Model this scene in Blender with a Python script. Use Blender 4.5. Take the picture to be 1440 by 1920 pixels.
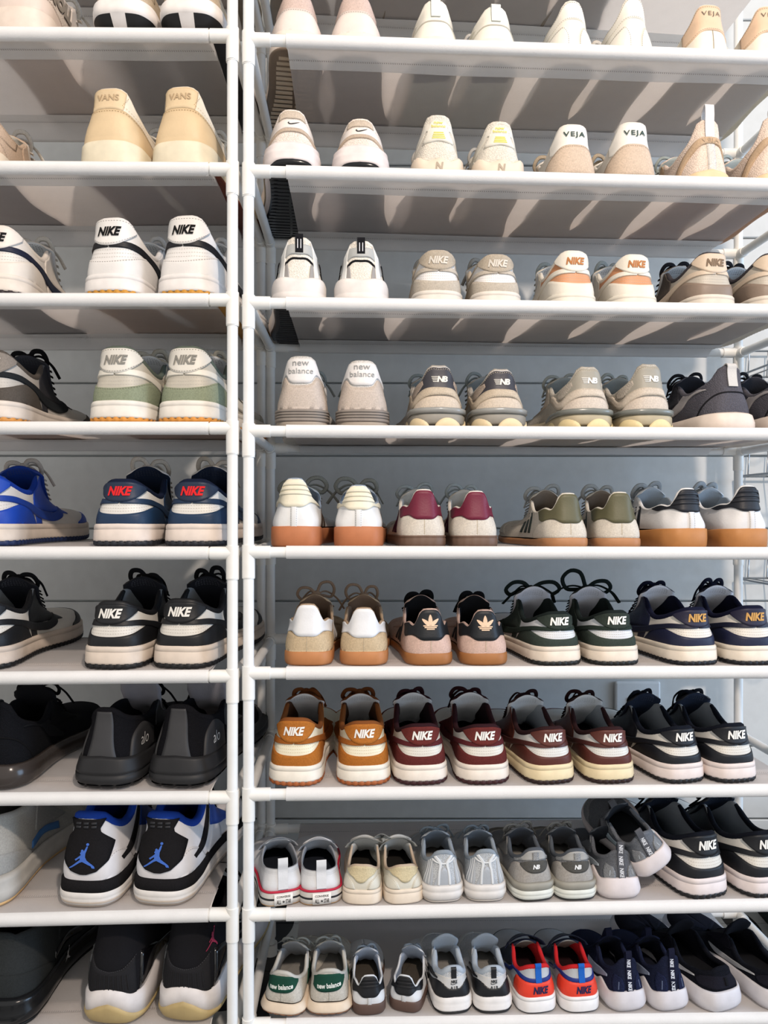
import bpy, math, random
import numpy as np
from mathutils import Vector, Matrix
from mathutils.geometry import tessellate_polygon

for o in list(bpy.data.objects):
    bpy.data.objects.remove(o, do_unlink=True)
SC = bpy.context.scene
COL = SC.collection
F = 1387.0            # focal length in pixels of the 1440 x 1920 frame
ZC = 0.80             # camera height above the floor

# ---------------------------------------------------------------- camera
cam_data = bpy.data.cameras.new('camera')
cam = bpy.data.objects.new('camera', cam_data)
COL.objects.link(cam)
cam.location = (0, 0, ZC)
cam.rotation_euler = (math.radians(90), 0, 0)
cam_data.sensor_fit = 'VERTICAL'
cam_data.sensor_height = 36.0
cam_data.sensor_width = 27.0
cam_data.lens = F / 1920 * 36.0
cam_data.clip_start = 0.02
SC.camera = cam

# ---------------------------------------------------------------- world, lights, exposure
SC.view_settings.view_transform = 'Standard'
SC.view_settings.look = 'None'
SC.view_settings.exposure = -0.12
SC.view_settings.gamma = 1.0
SC.view_settings.use_curve_mapping = False
world = bpy.data.worlds.new('world')
SC.world = world
world.use_nodes = True
bg = world.node_tree.nodes['Background']
bg.inputs['Color'].default_value = (1.0, 0.985, 0.96, 1)
bg.inputs['Strength'].default_value = 0.86

lamp_data = bpy.data.lights.new('ceiling_lamp', 'AREA')
lamp_data.shape = 'DISK'
lamp_data.size = 0.11
lamp_data.energy = 48
lamp_data.color = (1.0, 0.84, 0.71)
lamp = bpy.data.objects.new('ceiling_lamp', lamp_data)
COL.objects.link(lamp)
lamp.location = (0.62, -0.62, ZC + 1.48)
lamp.rotation_euler = (Vector((0.0, 1.1, ZC)) - lamp.location).to_track_quat('-Z', 'Y').to_euler()
lamp['kind'] = 'structure'

day_data = bpy.data.lights.new('window_daylight', 'AREA')
day_data.shape = 'RECTANGLE'
day_data.size = 1.6
day_data.size_y = 1.8
day_data.energy = 78
day_data.color = (0.44, 0.68, 1.0)
day = bpy.data.objects.new('window_daylight', day_data)
COL.objects.link(day)
day.location = (3.2, 0.35, 1.2)
day.rotation_euler = (Vector((0.4, 1.25, 0.7)) - day.location).to_track_quat('-Z', 'Y').to_euler()
day['kind'] = 'structure'

# ---------------------------------------------------------------- helpers
def lin(h):
    h = h.lstrip('#')
    v = [int(h[i:i + 2], 16) / 255 for i in (0, 2, 4)]
    return tuple(((x + .055) / 1.055) ** 2.4 if x > .04045 else x / 12.92 for x in v)

MATS = {}
def mat(spec):
    """spec 'kind:#rrggbb'"""
    if spec in MATS:
        return MATS[spec]
    kind, hx = spec.split(':')
    c = lin(hx)
    m = bpy.data.materials.new(kind + '_' + hx.strip('#'))
    m.use_nodes = True
    nt = m.node_tree
    b = nt.nodes['Principled BSDF']
    N, L = nt.nodes.new, nt.links.new
    rough = dict(leather=.5, suede=.95, mesh=.85, rubber=.55, fabric=.9, patent=.07, plastic=.38, clear=.25,
                 lace=.9, metal=.25, knit=.95, sheet=.9, wall=.75, tile=.3, gloss=.2).get(kind, .6)
    b.inputs['Roughness'].default_value = rough
    b.inputs['Specular IOR Level'].default_value = {'suede': .1, 'fabric': .15, 'knit': .1, 'mesh': .15, 'lace': .1, 'wall': .3}.get(kind, .35)
    tc = N('ShaderNodeTexCoord')
    def noise(scale, detail=3, vec=None):
        n = N('ShaderNodeTexNoise')
        n.inputs['Scale'].default_value = scale
        n.inputs['Detail'].default_value = detail
        L(vec or tc.outputs['Object'], n.inputs['Vector'])
        return n
    # colour wear
    wear = {'sheet': .02, 'sheetw': .02, 'suede': .15, 'rubber': .13, 'leather': .07, 'knit': .16, 'mesh': .12, 'wall': .05, 'fabric': .1, 'lace': .15}.get(kind, .05)
    n = noise({'suede': 420, 'knit': 420, 'lace': 500}.get(kind, 38), 4)
    mr = N('ShaderNodeMapRange')
    mr.inputs['From Min'].default_value = .3
    mr.inputs['From Max'].default_value = .7
    mr.inputs['To Min'].default_value = 1 - wear
    mr.inputs['To Max'].default_value = 1 + wear * .5
    L(n.outputs['Fac'], mr.inputs['Value'])
    mix = N('ShaderNodeVectorMath'); mix.operation = 'SCALE'
    mix.inputs[0].default_value = c
    L(mr.outputs['Result'], mix.inputs['Scale'])
    L(mix.outputs['Vector'], b.inputs['Base Color'])
    bump = N('ShaderNodeBump')
    bump.inputs['Distance'].default_value = .001
    L(bump.outputs['Normal'], b.inputs['Normal'])
    if kind in ('mesh', 'knit'):
        v = N('ShaderNodeTexVoronoi')
        v.inputs['Scale'].default_value = 640 if kind == 'mesh' else 900
        L(tc.outputs['Object'], v.inputs['Vector'])
        L(v.outputs['Distance'], bump.inputs['Height'])
        bump.inputs['Strength'].default_value = .9
        bump.invert = True
        if kind == 'mesh':
            m2 = N('ShaderNodeMapRange')
            m2.inputs['From Min'].default_value = .0
            m2.inputs['From Max'].default_value = .5
            m2.inputs['To Min'].default_value = .70
            m2.inputs['To Max'].default_value = 1.08
            L(v.outputs['Distance'], m2.inputs['Value'])
            s2 = N('ShaderNodeVectorMath'); s2.operation = 'SCALE'
            L(mix.outputs['Vector'], s2.inputs[0]); L(m2.outputs['Result'], s2.inputs['Scale'])
            L(s2.outputs['Vector'], b.inputs['Base Color'])
    elif kind == 'lace':
        w = N('ShaderNodeTexWave'); w.inputs['Scale'].default_value = 350
        L(tc.outputs['Object'], w.inputs['Vector'])
        L(w.outputs['Fac'], bump.inputs['Height'])
        bump.inputs['Strength'].default_value = .5
    else:
        nb = noise({'suede': 900, 'leather': 330, 'rubber': 150, 'fabric': 800, 'wall': 25}.get(kind, 200), 5)
        L(nb.outputs['Fac'], bump.inputs['Height'])
        bump.inputs['Strength'].default_value = {'suede': .8, 'leather': .22, 'rubber': .12, 'fabric': .5, 'wall': .5}.get(kind, .06)
    if kind == 'patent':
        b.inputs['Coat Weight'].default_value = .8
    if kind == 'metal':
        b.inputs['Metallic'].default_value = .8
    if kind in ('clear',):
        b.inputs['Subsurface Weight'].default_value = .0
        b.inputs['Transmission Weight'].default_value = .35
    if kind in ('sheet', 'sheetw'):
        # thin non-woven cloth that lets light through
        d = N('ShaderNodeBsdfDiffuse'); t = N('ShaderNodeBsdfTranslucent')
        ms = N('ShaderNodeMixShader'); ms.inputs[0].default_value = .57 if kind == 'sheet' else .26
        wv = N('ShaderNodeTexVoronoi'); wv.inputs['Scale'].default_value = 1300
        L(tc.outputs['Object'], wv.inputs['Vector'])
        big = noise(9, 3)
        add = N('ShaderNodeMath'); add.operation = 'ADD'
        sc_ = N('ShaderNodeMath'); sc_.operation = 'MULTIPLY'; sc_.inputs[1].default_value = 6
        L(big.outputs['Fac'], sc_.inputs[0]); L(sc_.outputs[0], add.inputs[0]); L(wv.outputs['Distance'], add.inputs[1])
        L(add.outputs[0], bump.inputs['Height']); bump.inputs['Strength'].default_value = .22
        L(mix.outputs['Vector'], d.inputs['Color']); L(mix.outputs['Vector'], t.inputs['Color'])
        L(bump.outputs['Normal'], d.inputs['Normal']); L(bump.outputs['Normal'], t.inputs['Normal'])
        L(d.outputs[0], ms.inputs[1]); L(t.outputs[0], ms.inputs[2])
        L(ms.outputs[0], nt.nodes['Material Output'].inputs['Surface'])
    MATS[spec] = m
    return m

def make_mesh(name, V, faces, spec, smooth=True):
    """V (n,3); faces: (m,4)/(m,3) int array or list of lists (mixed)"""
    me = bpy.data.meshes.new(name)
    V = np.asarray(V, dtype=np.float32).reshape(-1, 3)
    if isinstance(faces, np.ndarray):
        k = faces.shape[1]
        me.vertices.add(len(V)); me.vertices.foreach_set('co', V.ravel())
        me.loops.add(faces.size); me.loops.foreach_set('vertex_index', faces.ravel().astype(np.int32))
        me.polygons.add(len(faces))
        me.polygons.foreach_set('loop_start', (np.arange(len(faces)) * k).astype(np.int32))
        me.update(calc_edges=True)
        me.validate()
    else:
        me.from_pydata([tuple(v) for v in V.tolist()], [], faces)
    if smooth:
        me.polygons.foreach_set('use_smooth', np.ones(len(me.polygons), dtype=bool))
    me.materials.append(mat(spec))
    return me

def obj(name, me, parent=None):
    o = bpy.data.objects.new(name, me)
    COL.objects.link(o)
    if parent is not None:
        o.parent = parent
    return o

def empty(name, loc=(0, 0, 0), rot=(0, 0, 0)):
    o = bpy.data.objects.new(name, None)
    o.empty_display_size = .05
    COL.objects.link(o)
    o.location = loc; o.rotation_euler = rot
    return o

def grid_faces(n, m, loop=False):
    """n rings of m points; loop closes each ring"""
    i = np.arange(n - 1)[:, None]; j = np.arange(m if loop else m - 1)[None, :]
    j2 = (j + 1) % m
    return np.stack([i * m + j, i * m + j2, (i + 1) * m + j2, (i + 1) * m + j], -1).reshape(-1, 4)

def hermite(ctrl, xs, mono=False):
    ctrl = np.asarray(ctrl, float)
    x = ctrl[:, 0]; y = ctrl[:, 1:]
    d = np.diff(y, axis=0) / np.diff(x)[:, None]
    m = np.empty_like(y); m[0] = d[0]; m[-1] = d[-1]
    h = np.diff(x)[:, None]
    m[1:-1] = (d[:-1] * h[1:] + d[1:] * h[:-1]) / (h[1:] + h[:-1])
    if mono:            # no overshoot between the given values
        lim = 3 * np.minimum(np.abs(d[:-1]), np.abs(d[1:])) * (d[:-1] * d[1:] > 0)
        m[1:-1] = np.clip(m[1:-1], -lim, lim)
    xs = np.clip(np.asarray(xs, float), x[0], x[-1])
    k = np.clip(np.searchsorted(x, xs, side='right') - 1, 0, len(x) - 2)
    hh = (x[k + 1] - x[k])[:, None]; t = ((xs - x[k])[:, None]) / hh
    return (2 * t**3 - 3 * t**2 + 1) * y[k] + (t**3 - 2 * t**2 + t) * hh * m[k] + (-2 * t**3 + 3 * t**2) * y[k + 1] + (t**3 - t**2) * hh * m[k + 1]

def resample(pts, n, smooth=True):
    pts = np.asarray(pts, float)
    if len(pts) == 1:
        return np.repeat(pts, n, 0)
    L = np.r_[0, np.cumsum(np.linalg.norm(np.diff(pts, axis=0), axis=1) + 1e-6)]
    s = np.linspace(0, L[-1], n)
    if smooth and len(pts) > 2:
        return hermite(np.c_[L, pts], s)
    return np.stack([np.interp(s, L, pts[:, k]) for k in range(pts.shape[1])], -1)

def sweep_geo(pts, w, th, k=8, up=None, flat=False):
    """tube of elliptical section w x th along pts (same unit as pts)"""
    pts = np.asarray(pts, float); n = len(pts)
    T = np.gradient(pts, axis=0); T /= np.linalg.norm(T, axis=1)[:, None] + 1e-9
    U = np.array(up if up is not None else (0, 0, 1.0), float)
    A = np.cross(T, U[None, :]); ln = np.linalg.norm(A, axis=1)
    a0 = np.array((1.0, 0, 0))
    for i in range(n):
        if ln[i] < .15:
            A[i] = A[i - 1] if i else a0
        A[i] -= T[i] * A[i].dot(T[i])
        A[i] /= np.linalg.norm(A[i]) + 1e-9
        if i and A[i].dot(A[i - 1]) < 0:
            A[i] = -A[i]
    B = np.cross(T, A)
    an = np.arange(k) / k * 2 * math.pi + (math.pi / k if flat else 0)
    w = np.broadcast_to(np.asarray(w, float), (n,)); th = np.broadcast_to(np.asarray(th, float), (n,))
    ring = pts[:, None, :] + A[:, None, :] * (np.cos(an)[None, :, None] * w[:, None, None] / 2) + B[:, None, :] * (np.sin(an)[None, :, None] * th[:, None, None] / 2)
    V = ring.reshape(-1, 3)
    Fq = grid_faces(n, k, True).tolist()
    V = np.vstack([V, V[:k], V[-k:]])      # caps have their own vertices so the rim stays crisp
    Fq.append(list(range(n * k, n * k + k))[::-1]); Fq.append(list(range(n * k + k, n * k + 2 * k)))
    return V, Fq

def join_geo(parts):
    V = []; Fs = []; off = 0
    for v, f in parts:
        V.append(np.asarray(v)); off0 = off; off += len(v)
        Fs += [[i + off0 for i in q] for q in (f.tolist() if isinstance(f, np.ndarray) else f)]
    return np.concatenate(V), Fs

def box_geo(lo, hi):
    x0, y0, z0 = lo; x1, y1, z1 = hi
    V = np.array([(x0, y0, z0), (x1, y0, z0), (x1, y1, z0), (x0, y1, z0), (x0, y0, z1), (x1, y0, z1), (x1, y1, z1), (x0, y1, z1)], float)
    return V, [[0, 3, 2, 1], [4, 5, 6, 7], [0, 1, 5, 4], [1, 2, 6, 5], [2, 3, 7, 6], [3, 0, 4, 7]]

_TXT = {}
def text_geo(s, bold=.03, shear=0.0, space=1.0):
    key = (s, bold, shear, space)
    if key in _TXT:
        return _TXT[key]
    cu = bpy.data.curves.new('lettering', 'FONT')
    cu.body = s; cu.offset = bold; cu.shear = shear; cu.space_character = space
    cu.resolution_u = 3; cu.align_x = 'CENTER'
    o = bpy.data.objects.new('lettering', cu); COL.objects.link(o)
    dg = bpy.context.evaluated_depsgraph_get(); dg.update()
    me = bpy.data.meshes.new_from_object(o.evaluated_get(dg), depsgraph=dg)
    me.calc_loop_triangles()
    V = np.empty(len(me.vertices) * 3); me.vertices.foreach_get('co', V); V = V.reshape(-1, 3)[:, :2]
    T = np.empty(len(me.loop_triangles) * 3, dtype=np.int32); me.loop_triangles.foreach_get('vertices', T); T = T.reshape(-1, 3)
    bpy.data.objects.remove(o); bpy.data.curves.remove(cu); bpy.data.meshes.remove(me)
    V = V - np.array([(V[:, 0].min() + V[:, 0].max()) / 2, (V[:, 1].min() + V[:, 1].max()) / 2])
    V /= max(V[:, 1].max() - V[:, 1].min(), 1e-6)
    V, T = subdiv(V, T, .22)
    _TXT[key] = (V, T)
    return V, T

def subdiv(V, T, lim):
    for _ in range(5):
        P = V[T]
        e = np.linalg.norm(P - np.roll(P, -1, axis=1), axis=2)
        if e.max() < lim:
            break
        # split every edge longer than lim at its middle
        edges = {}; V2 = V.tolist(); T2 = []
        for t in T.tolist():
            mids = []
            for q in range(3):
                a, b = t[q], t[(q + 1) % 3]
                dx = V2[a][0] - V2[b][0]; dy = V2[a][1] - V2[b][1]
                if dx * dx + dy * dy > lim * lim:
                    k = (min(a, b), max(a, b))
                    if k not in edges:
                        edges[k] = len(V2); V2.append([(V2[a][i] + V2[b][i]) / 2 for i in range(len(V2[a]))])
                    mids.append(edges[k])
                else:
                    mids.append(None)
            poly = []
            for q in range(3):
                poly.append(t[q])
                if mids[q] is not None: poly.append(mids[q])
            if len(poly) == 6:
                a, m1, b, m2, c, m3 = poly
                T2 += [[a, m1, m3], [m1, b, m2], [m3, m2, c], [m1, m2, m3]]
            elif len(poly) == 3:
                T2.append(poly)
            else:
                # rotate so that the polygon starts at a midpoint
                st = next(i for i, v in enumerate(poly) if v not in t)
                p = poly[st:] + poly[:st]
                for i in range(1, len(p) - 1): T2.append([p[0], p[i], p[i + 1]])
        V = np.array(V2); T = np.array(T2, dtype=np.int32)
    return V, T

def poly_geo(loops):
    """flat polygons -> triangles; loops: list of point lists (each filled)"""
    Vs = []; Ts = []; off = 0
    for lp in loops:
        t = tessellate_polygon([[Vector((x, y, 0)) for x, y in lp]])
        Vs += [list(p) for p in lp]; Ts += [[i + off for i in q] for q in t]; off += len(lp)
    return np.array(Vs, float), np.array(Ts, dtype=np.int32)

def smooth_loop(pts, n=40):
    pts = np.asarray(pts, float); p = np.vstack([pts, pts[:1]])
    return resample(p, n).tolist()[:-1]

SWOOSH = smooth_loop([(-.5, .02), (-.36, -.17), (-.1, -.16), (.5, .17), (-.05, -.02), (-.3, -.06), (-.38, -.0), (-.36, .14)], 48)
def trefoil():
    def leaf(cx, cy, ang, L, W):
        out = []
        for i in range(16):
            t = i / 16 * 2 * math.pi
            x = math.cos(t) * W * (1 - .35 * math.sin(t)); y = math.sin(t) * L
            out.append((cx + x * math.cos(ang) - y * math.sin(ang), cy + x * math.sin(ang) + y * math.cos(ang)))
        return out
    loops = [leaf(0, .18, 0, .34, .125), leaf(-.27, .04, .80, .29, .11), leaf(.27, .04, -.80, .29, .11)]
    for k, y in enumerate((-.20, -.30, -.40)):
        w = (.42, .36, .24)[k]
        loops.append([(-w, y - .035), (w, y - .035), (w, y + .035), (-w, y + .035)])
    return loops
TREFOIL = trefoil()
# leaping figure emblem of the basketball shoes
JUMP = [[(-.50, -.48), (-.46, -.50), (-.38, -.46), (-.10, -.26), (.0, -.22), (.12, -.28), (.32, -.38), (.36, -.46), (.46, -.48), (.44, -.40), (.36, -.32),
         (.16, -.16), (.10, -.04), (.10, .10), (.14, .22), (.17, .36), (.12, .37), (.06, .22), (.0, .14), (-.06, .16), (-.10, .10), (-.06, .04), (-.20, -.08), (-.28, -.14), (-.24, -.19), (-.10, -.08), (-.08, -.14), (-.20, -.24), (-.36, -.38)],
        [(.15 + .055 * math.cos(i / 10 * 6.283), .44 + .055 * math.sin(i / 10 * 6.283)) for i in range(10)],
        [(-.02 + .05 * math.cos(i / 10 * 6.283), .19 + .055 * math.sin(i / 10 * 6.283)) for i in range(10)]]
# ---------------------------------------------------------------- the shoe builder (millimetres, heel at the origin, toe towards +y)
OUT_P = [(0, 0), (.045, .003), (.085, .014), (.118, .055), (.129, .13), (.130, .25), (.132, .38), (.146, .52), (.166, .66), (.166, .76), (.148, .87), (.105, .95), (.05, .99), (0, 1.0)]
OUT_M = [(0, 0), (.045, .003), (.085, .014), (.118, .055), (.126, .13), (.118, .25), (.112, .38), (.128, .50), (.158, .62), (.166, .72), (.155, .84), (.118, .93), (.06, .985), (0, 1.0)]
AA = np.arange(-330, 331, 3.0)
NA = len(AA)
TXY = [(0, 0, 9), (8, 8.5, 9.4), (16, 16, 12), (25, 22, 18), (38, 28.5, 30), (60, 33, 51), (85, 34, 77), (118, 29, 106), (135, 25, 120), (175, 17, 152), (210, 11, 176), (240, 7, 184), (330, 0, 188)]
def _outline():
    half = []
    for pts in (OUT_P, OUT_M):
        p = resample(np.array(pts) * 285, 600)
        L = np.r_[0, np.cumsum(np.linalg.norm(np.diff(p, axis=0), axis=1))]
        s = np.linspace(0, L[-1], 111)
        half.append(np.stack([np.interp(s, L, p[:, 0]), np.interp(s, L, p[:, 1])], -1))
    a, b = half
    neg = b.copy(); neg[:, 0] *= -1
    o = np.vstack([neg[::-1], a[1:]])
    t = np.gradient(o, axis=0); t[0] = t[-1] = (0, 0); t[0] = (-1, 0); t[-1] = (-1, 0)
    t[0] = (-1, 0); t[-1] = (-1, 0)
    n = np.stack([t[:, 1], -t[:, 0]], -1)
    n /= np.linalg.norm(n, axis=1)[:, None]
    n[0] = (0, 1); n[-1] = (0, 1)
    return o, n
OUTL, OUTN = _outline()

class Shoe:
    NV = 20
    def __init__(s, name, c, ztop, zs, scale=1.0, side=1, slim=1.0, txy=TXY, bulge=2.5, spring=6, length=1.0, lean=0, wide=1.0, inset=0.0, tsc=None):
        s.root = empty(name)
        s.c = c; s.sc = scale * .001; s.side = side; s.spring = spring; length = c.get('len', length) if isinstance(c, dict) else length; s.length = length
        o = OUTL.copy(); n = OUTN.copy()
        if side < 0:
            o = o[::-1] * np.array([-1, 1]); n = n[::-1] * np.array([-1, 1])
        o = o * np.array([wide, length])
        s.o = o; s.n = n
        aa = np.abs(AA)
        zt = hermite(ztop, aa)[:, 0]; zb = s.lst(zs)
        s.zb = zb; s.zt = zt
        T = hermite(txy, aa)
        x = T[:, 0] * np.sign(AA) * slim * wide; y = T[:, 1] * length + lean * np.exp(-(aa / 30) ** 2)
        B = np.c_[o - n * inset, zb]; Tp = np.c_[x, y, zt]
        s.T = Tp
        H = np.maximum(zt - zb, 2); d = np.linalg.norm(Tp[:, :2] - B[:, :2], axis=1)
        w = np.clip((aa - 140) / 130, 0, 1); w = w * w * (3 - 2 * w)
        up = np.array([0, 0, 1.0]); n3 = np.c_[n, np.zeros(NA)]
        P1 = B + n3 * (bulge * (1 - w))[:, None] + up * (H * (.38 + .42 * w))[:, None]
        P2 = Tp + n3 * (-1.2 * (1 - w) + d * .55 * w)[:, None] - up * (H * (.32 * (1 - w) + .0 * w))[:, None]
        v = np.linspace(0, 1, s.NV)[None, :, None]
        P = B[:, None] * (1 - v) ** 3 + 3 * P1[:, None] * v * (1 - v) ** 2 + 3 * P2[:, None] * v * v * (1 - v) + Tp[:, None] * v ** 3
        s.P = P
        du = np.gradient(P, axis=0); dv = np.gradient(P, axis=1)
        N = np.cross(du, dv); N /= np.linalg.norm(N, axis=2)[:, :, None] + 1e-9
        N[0] = N[1]; N[-1] = N[-2]
        s.N = N

    def lst(s, v):
        aa = np.abs(AA)
        if np.isscalar(v): return np.full(NA, float(v))
        v = list(v)
        return hermite(v, aa, True)[:, 0] if len(v) > 2 else np.interp(aa, [p[0] for p in v], [p[1] for p in v])

    def fin(s, V):
        V = np.array(V, float)
        V[:, 2] += s.spring * np.clip((V[:, 1] / s.length - 200) / 85, 0, 1.2) ** 2
        return V * s.sc

    def add(s, name, V, Fc, spec, parent=None, smooth=True, label=None, kind=None):
        o = obj(name, make_mesh(name, s.fin(V), Fc, spec, smooth), parent or s.root)
        if label: o['label'] = label
        if kind: o['kind'] = kind
        return o

    def ev(s, a, z, t=0.0):
        """surface points at arc a, height z (mm), lifted t along the normal"""
        a = np.clip(np.asarray(a, float), -330, 330); z = np.asarray(z, float)
        f = (a + 330) / 3; i = np.clip(f.astype(int), 0, NA - 2); f = (f - i)[:, None, None]
        C = s.P[i] * (1 - f) + s.P[i + 1] * f
        Nn = s.N[i] * (1 - f) + s.N[i + 1] * f
        zc = np.maximum.accumulate(C[:, :, 2], axis=1)
        k = np.clip((zc < z[:, None]).sum(1) - 1, 0, s.NV - 2)
        r = np.arange(len(a)); z0 = zc[r, k]; z1 = zc[r, k + 1]
        g = np.clip((z - z0) / np.maximum(z1 - z0, 1e-6), 0, 1)[:, None]
        p = C[r, k] * (1 - g) + C[r, k + 1] * g; n = Nn[r, k] * (1 - g) + Nn[r, k + 1] * g
        n /= np.linalg.norm(n, axis=1)[:, None] + 1e-9
        return p + n * np.asarray(t).reshape(-1, 1) if np.ndim(t) else p + n * t

    # --- upper, lining, insole, collar
    def upper(s, spec, lining='fabric:#9a9ea3', insole='fabric:#2a2a2c', collar=None, collar_w=7, collar_to=118, rim=None, lin_th=4.0):
        sel = [i for i in range(NA) if abs(AA[i]) <= 60 or i % 2 == 0 or i in (0, NA - 1)]
        P = s.P[sel][:, ::2] if False else s.P[sel][:, [0, 2, 4, 6, 8, 10, 12, 14, 16, 18, 19]]
        n, m = P.shape[:2]
        s.up = s.add('upper', P.reshape(-1, 3), grid_faces(n, m), spec)
        # lining
        li = [i for i in sel if abs(AA[i]) <= 216]
        Q = s.P[li]; Nn = s.N[li]
        th = lin_th
        rows = [Q[:, 19], Q[:, 19] - Nn[:, 19] * th * .5 + np.array([0, 0, .9]), Q[:, 19] - Nn[:, 19] * th]
        for v in (17, 14, 10, 6, 3, 1):
            rows.append(Q[:, v] - Nn[:, v] * th)
        R = np.stack(rows, 1)
        R[:, -1, 2] = s.zb[li] + 3
        nn = len(li)
        s.add('lining', R.reshape(-1, 3), grid_faces(nn, R.shape[1])[:, ::-1].copy(), lining)
        I = s.o[sel] - s.n[sel] * (th + 1.2); zz = s.zb[sel] + 4.2
        V = np.c_[I, zz][:-1]
        s.add('insole', V, [list(range(len(V)))], insole, smooth=False)
        if collar:
            idx = [i for i in range(NA) if abs(AA[i]) <= collar_to]
            idx = idx[::2]
            pts = s.T[idx] - s.N[idx, 19] * (collar_w * .42) + np.array([0, 0, -1.0])
            wv = np.interp(np.abs(AA[idx]), [0, collar_to - 12, collar_to], [collar_w, collar_w, collar_w * .5])
            V, Fc = sweep_geo(pts, wv, wv * 1.15, 8)
            s.add('collar', V, Fc, collar)
        if rim:
            idx = [i for i in range(NA) if abs(AA[i]) <= 215][::2]
            V, Fc = sweep_geo(s.T[idx] - s.N[idx, 19] * .6, 2.6, 2.6, 6)
            s.add('collar_binding', V, Fc, rim)

    # --- patches
    def cap(s, X):
        """z = 999 means: up to the topline; keep its course between the given points"""
        X = np.array(X, float)
        if not (X[:, 1] > 900).any(): return X
        out = []
        for i, (a, z) in enumerate(X):
            if z > 900: z = float(np.interp(a, AA, s.zt)) - .3
            out.append((a, z))
            if i + 1 < len(X) and X[i, 1] > 900 and X[i + 1, 1] > 900 and abs(X[i + 1, 0] - a) > 10:
                for f in (.25, .5, .75):
                    b = a + (X[i + 1, 0] - a) * f; out.append((b, float(np.interp(b, AA, s.zt)) - .3))
        return np.array(out)
    def patch(s, name, spec, A, B, t=1.1, n=30, m=7, label=None, stitch=None, parent=None, smooth=True, base=0.0):
        A = s.cap(A); B = s.cap(B)
        A = resample(A, n, smooth); B = resample(B, n, smooth)
        v = np.linspace(0, 1, m)[None, :, None]
        G = A[:, None] * (1 - v) + B[:, None] * v
        G = np.concatenate([G[:1], G, G[-1:]], 0); G = np.concatenate([G[:, :1], G, G[:, -1:]], 1)
        tt = np.full(G.shape[:2], t + base); tt[0] = tt[-1] = base - .4; tt[:, 0] = tt[:, -1] = base - .4
        V = s.ev(G[..., 0].ravel(), G[..., 1].ravel(), tt.ravel())
        o = s.add(name, V, grid_faces(n + 2, m + 2)[:, ::-1].copy() if A[-1, 0] < A[0, 0] else grid_faces(n + 2, m + 2), spec, label=label, parent=parent)
        if stitch:
            s.stitches(stitch, [A + (B - A) * .06 if len(A) == len(B) else A, B - (B - A) * .06], t + base, parent=o)
        return o
    def sym(s, name, spec, A, B, **k):
        """A and B given for a >= 0 starting at a = 0; mirrored into one closed patch over the heel"""
        A = np.array(A, float); B = np.array(B, float)
        f = lambda X: np.vstack([X[::-1] * [-1, 1], X[1:] if X[0, 0] == 0 else X])
        return s.patch(name, spec, f(A), f(B), **k)
    def both(s, name, spec, A, B, **k):
        A = np.array(A, float); B = np.array(B, float)
        s.patch(name, spec, A, B, **k); s.patch(name, spec, A * [-1, 1], B * [-1, 1], **k)
    def band(s, name, spec, path, w, t=.9, **k):
        path = resample(path, 30); d = np.gradient(path, axis=0); d /= np.linalg.norm(d, axis=1)[:, None] + 1e-9
        nn = np.c_[-d[:, 1], d[:, 0]]; w = np.asarray(w, float)
        w = np.interp(np.linspace(0, 1, 30), np.linspace(0, 1, len(w)), w)[:, None] if w.ndim else w
        return s.patch(name, spec, path - nn * w / 2, path + nn * w / 2, t=t, m=4, **k)
    def symband(s, name, spec, path, w, **k):
        p = np.array(path, float)
        return s.band(name, spec, np.vstack([p[::-1] * [-1, 1], p[1:] if p[0, 0] == 0 else p]), w, **k)
    def stitches(s, spec, paths, t=0.0, parent=None, step=3.2, dash=2.0, w=.55):
        ge = []
        for p in paths:
            p = np.asarray(p, float)
            L = np.linalg.norm(np.diff(p, axis=0), axis=1).sum()
            nd = max(2, int(L / step)); q = resample(p, nd * 4 + 1, False)
            a = q[0:-1:4][:nd]; b = q[2::4][:nd]
            d = (b - a); ln = np.linalg.norm(d, axis=1)[:, None] + 1e-6; nn = np.c_[-d[:, 1], d[:, 0]] / ln * w / 2
            G = np.stack([a - nn, b - nn, b + nn, a + nn], 1)
            ge.append(G.reshape(-1, 2))
        G = np.concatenate(ge)
        V = s.ev(G[:, 0], G[:, 1], t + .25)
        s.add('stitching', V, np.arange(len(V)).reshape(-1, 4).astype(np.int32), spec, parent=parent, smooth=False)
    def flat(s, name, spec, V2, T, a0, z0, h, xs=1.0, t=1.5, rot=0.0, parent=None, arc=0.0):
        """lay flat art (V2: unit height) on the surface around (a0, z0)"""
        e = s.ev([a0 - 3, a0 + 3, a0, a0], [z0, z0, z0 - 3, z0 + 3])
        ga = np.linalg.norm(e[1] - e[0]) / 6; gz = max(np.linalg.norm(e[3] - e[2]) / 6, .5)
        x = V2[:, 0] * h * xs; y = V2[:, 1] * h + arc * (V2[:, 0] * h * xs) ** 2
        if rot:
            x, y = x * math.cos(rot) - y * math.sin(rot), x * math.sin(rot) + y * math.cos(rot)
        V = s.ev(a0 + x / ga, z0 + y / gz, t)
        return s.add(name, V, T.astype(np.int32), spec, parent=parent, smooth=False)
    def text(s, txt, spec, a0, z0, h, xs=1.0, t=1.7, bold=.03, shear=0.0, parent=None, rot=0.0, arc=0.0, space=1.0):
        V, T = text_geo(txt, bold, shear, space)
        return s.flat('lettering', spec, V, T, a0, z0, h, xs, t, rot, parent, arc)
    def art(s, name, loops, spec, a0, z0, h, t=1.7, xs=1.0, rot=0.0, parent=None, lim=.18):
        V, T = poly_geo(loops); V, T = subdiv(V, T, lim)
        return s.flat(name, spec, V, T, a0, z0, h, xs, t, rot, parent)

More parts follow.
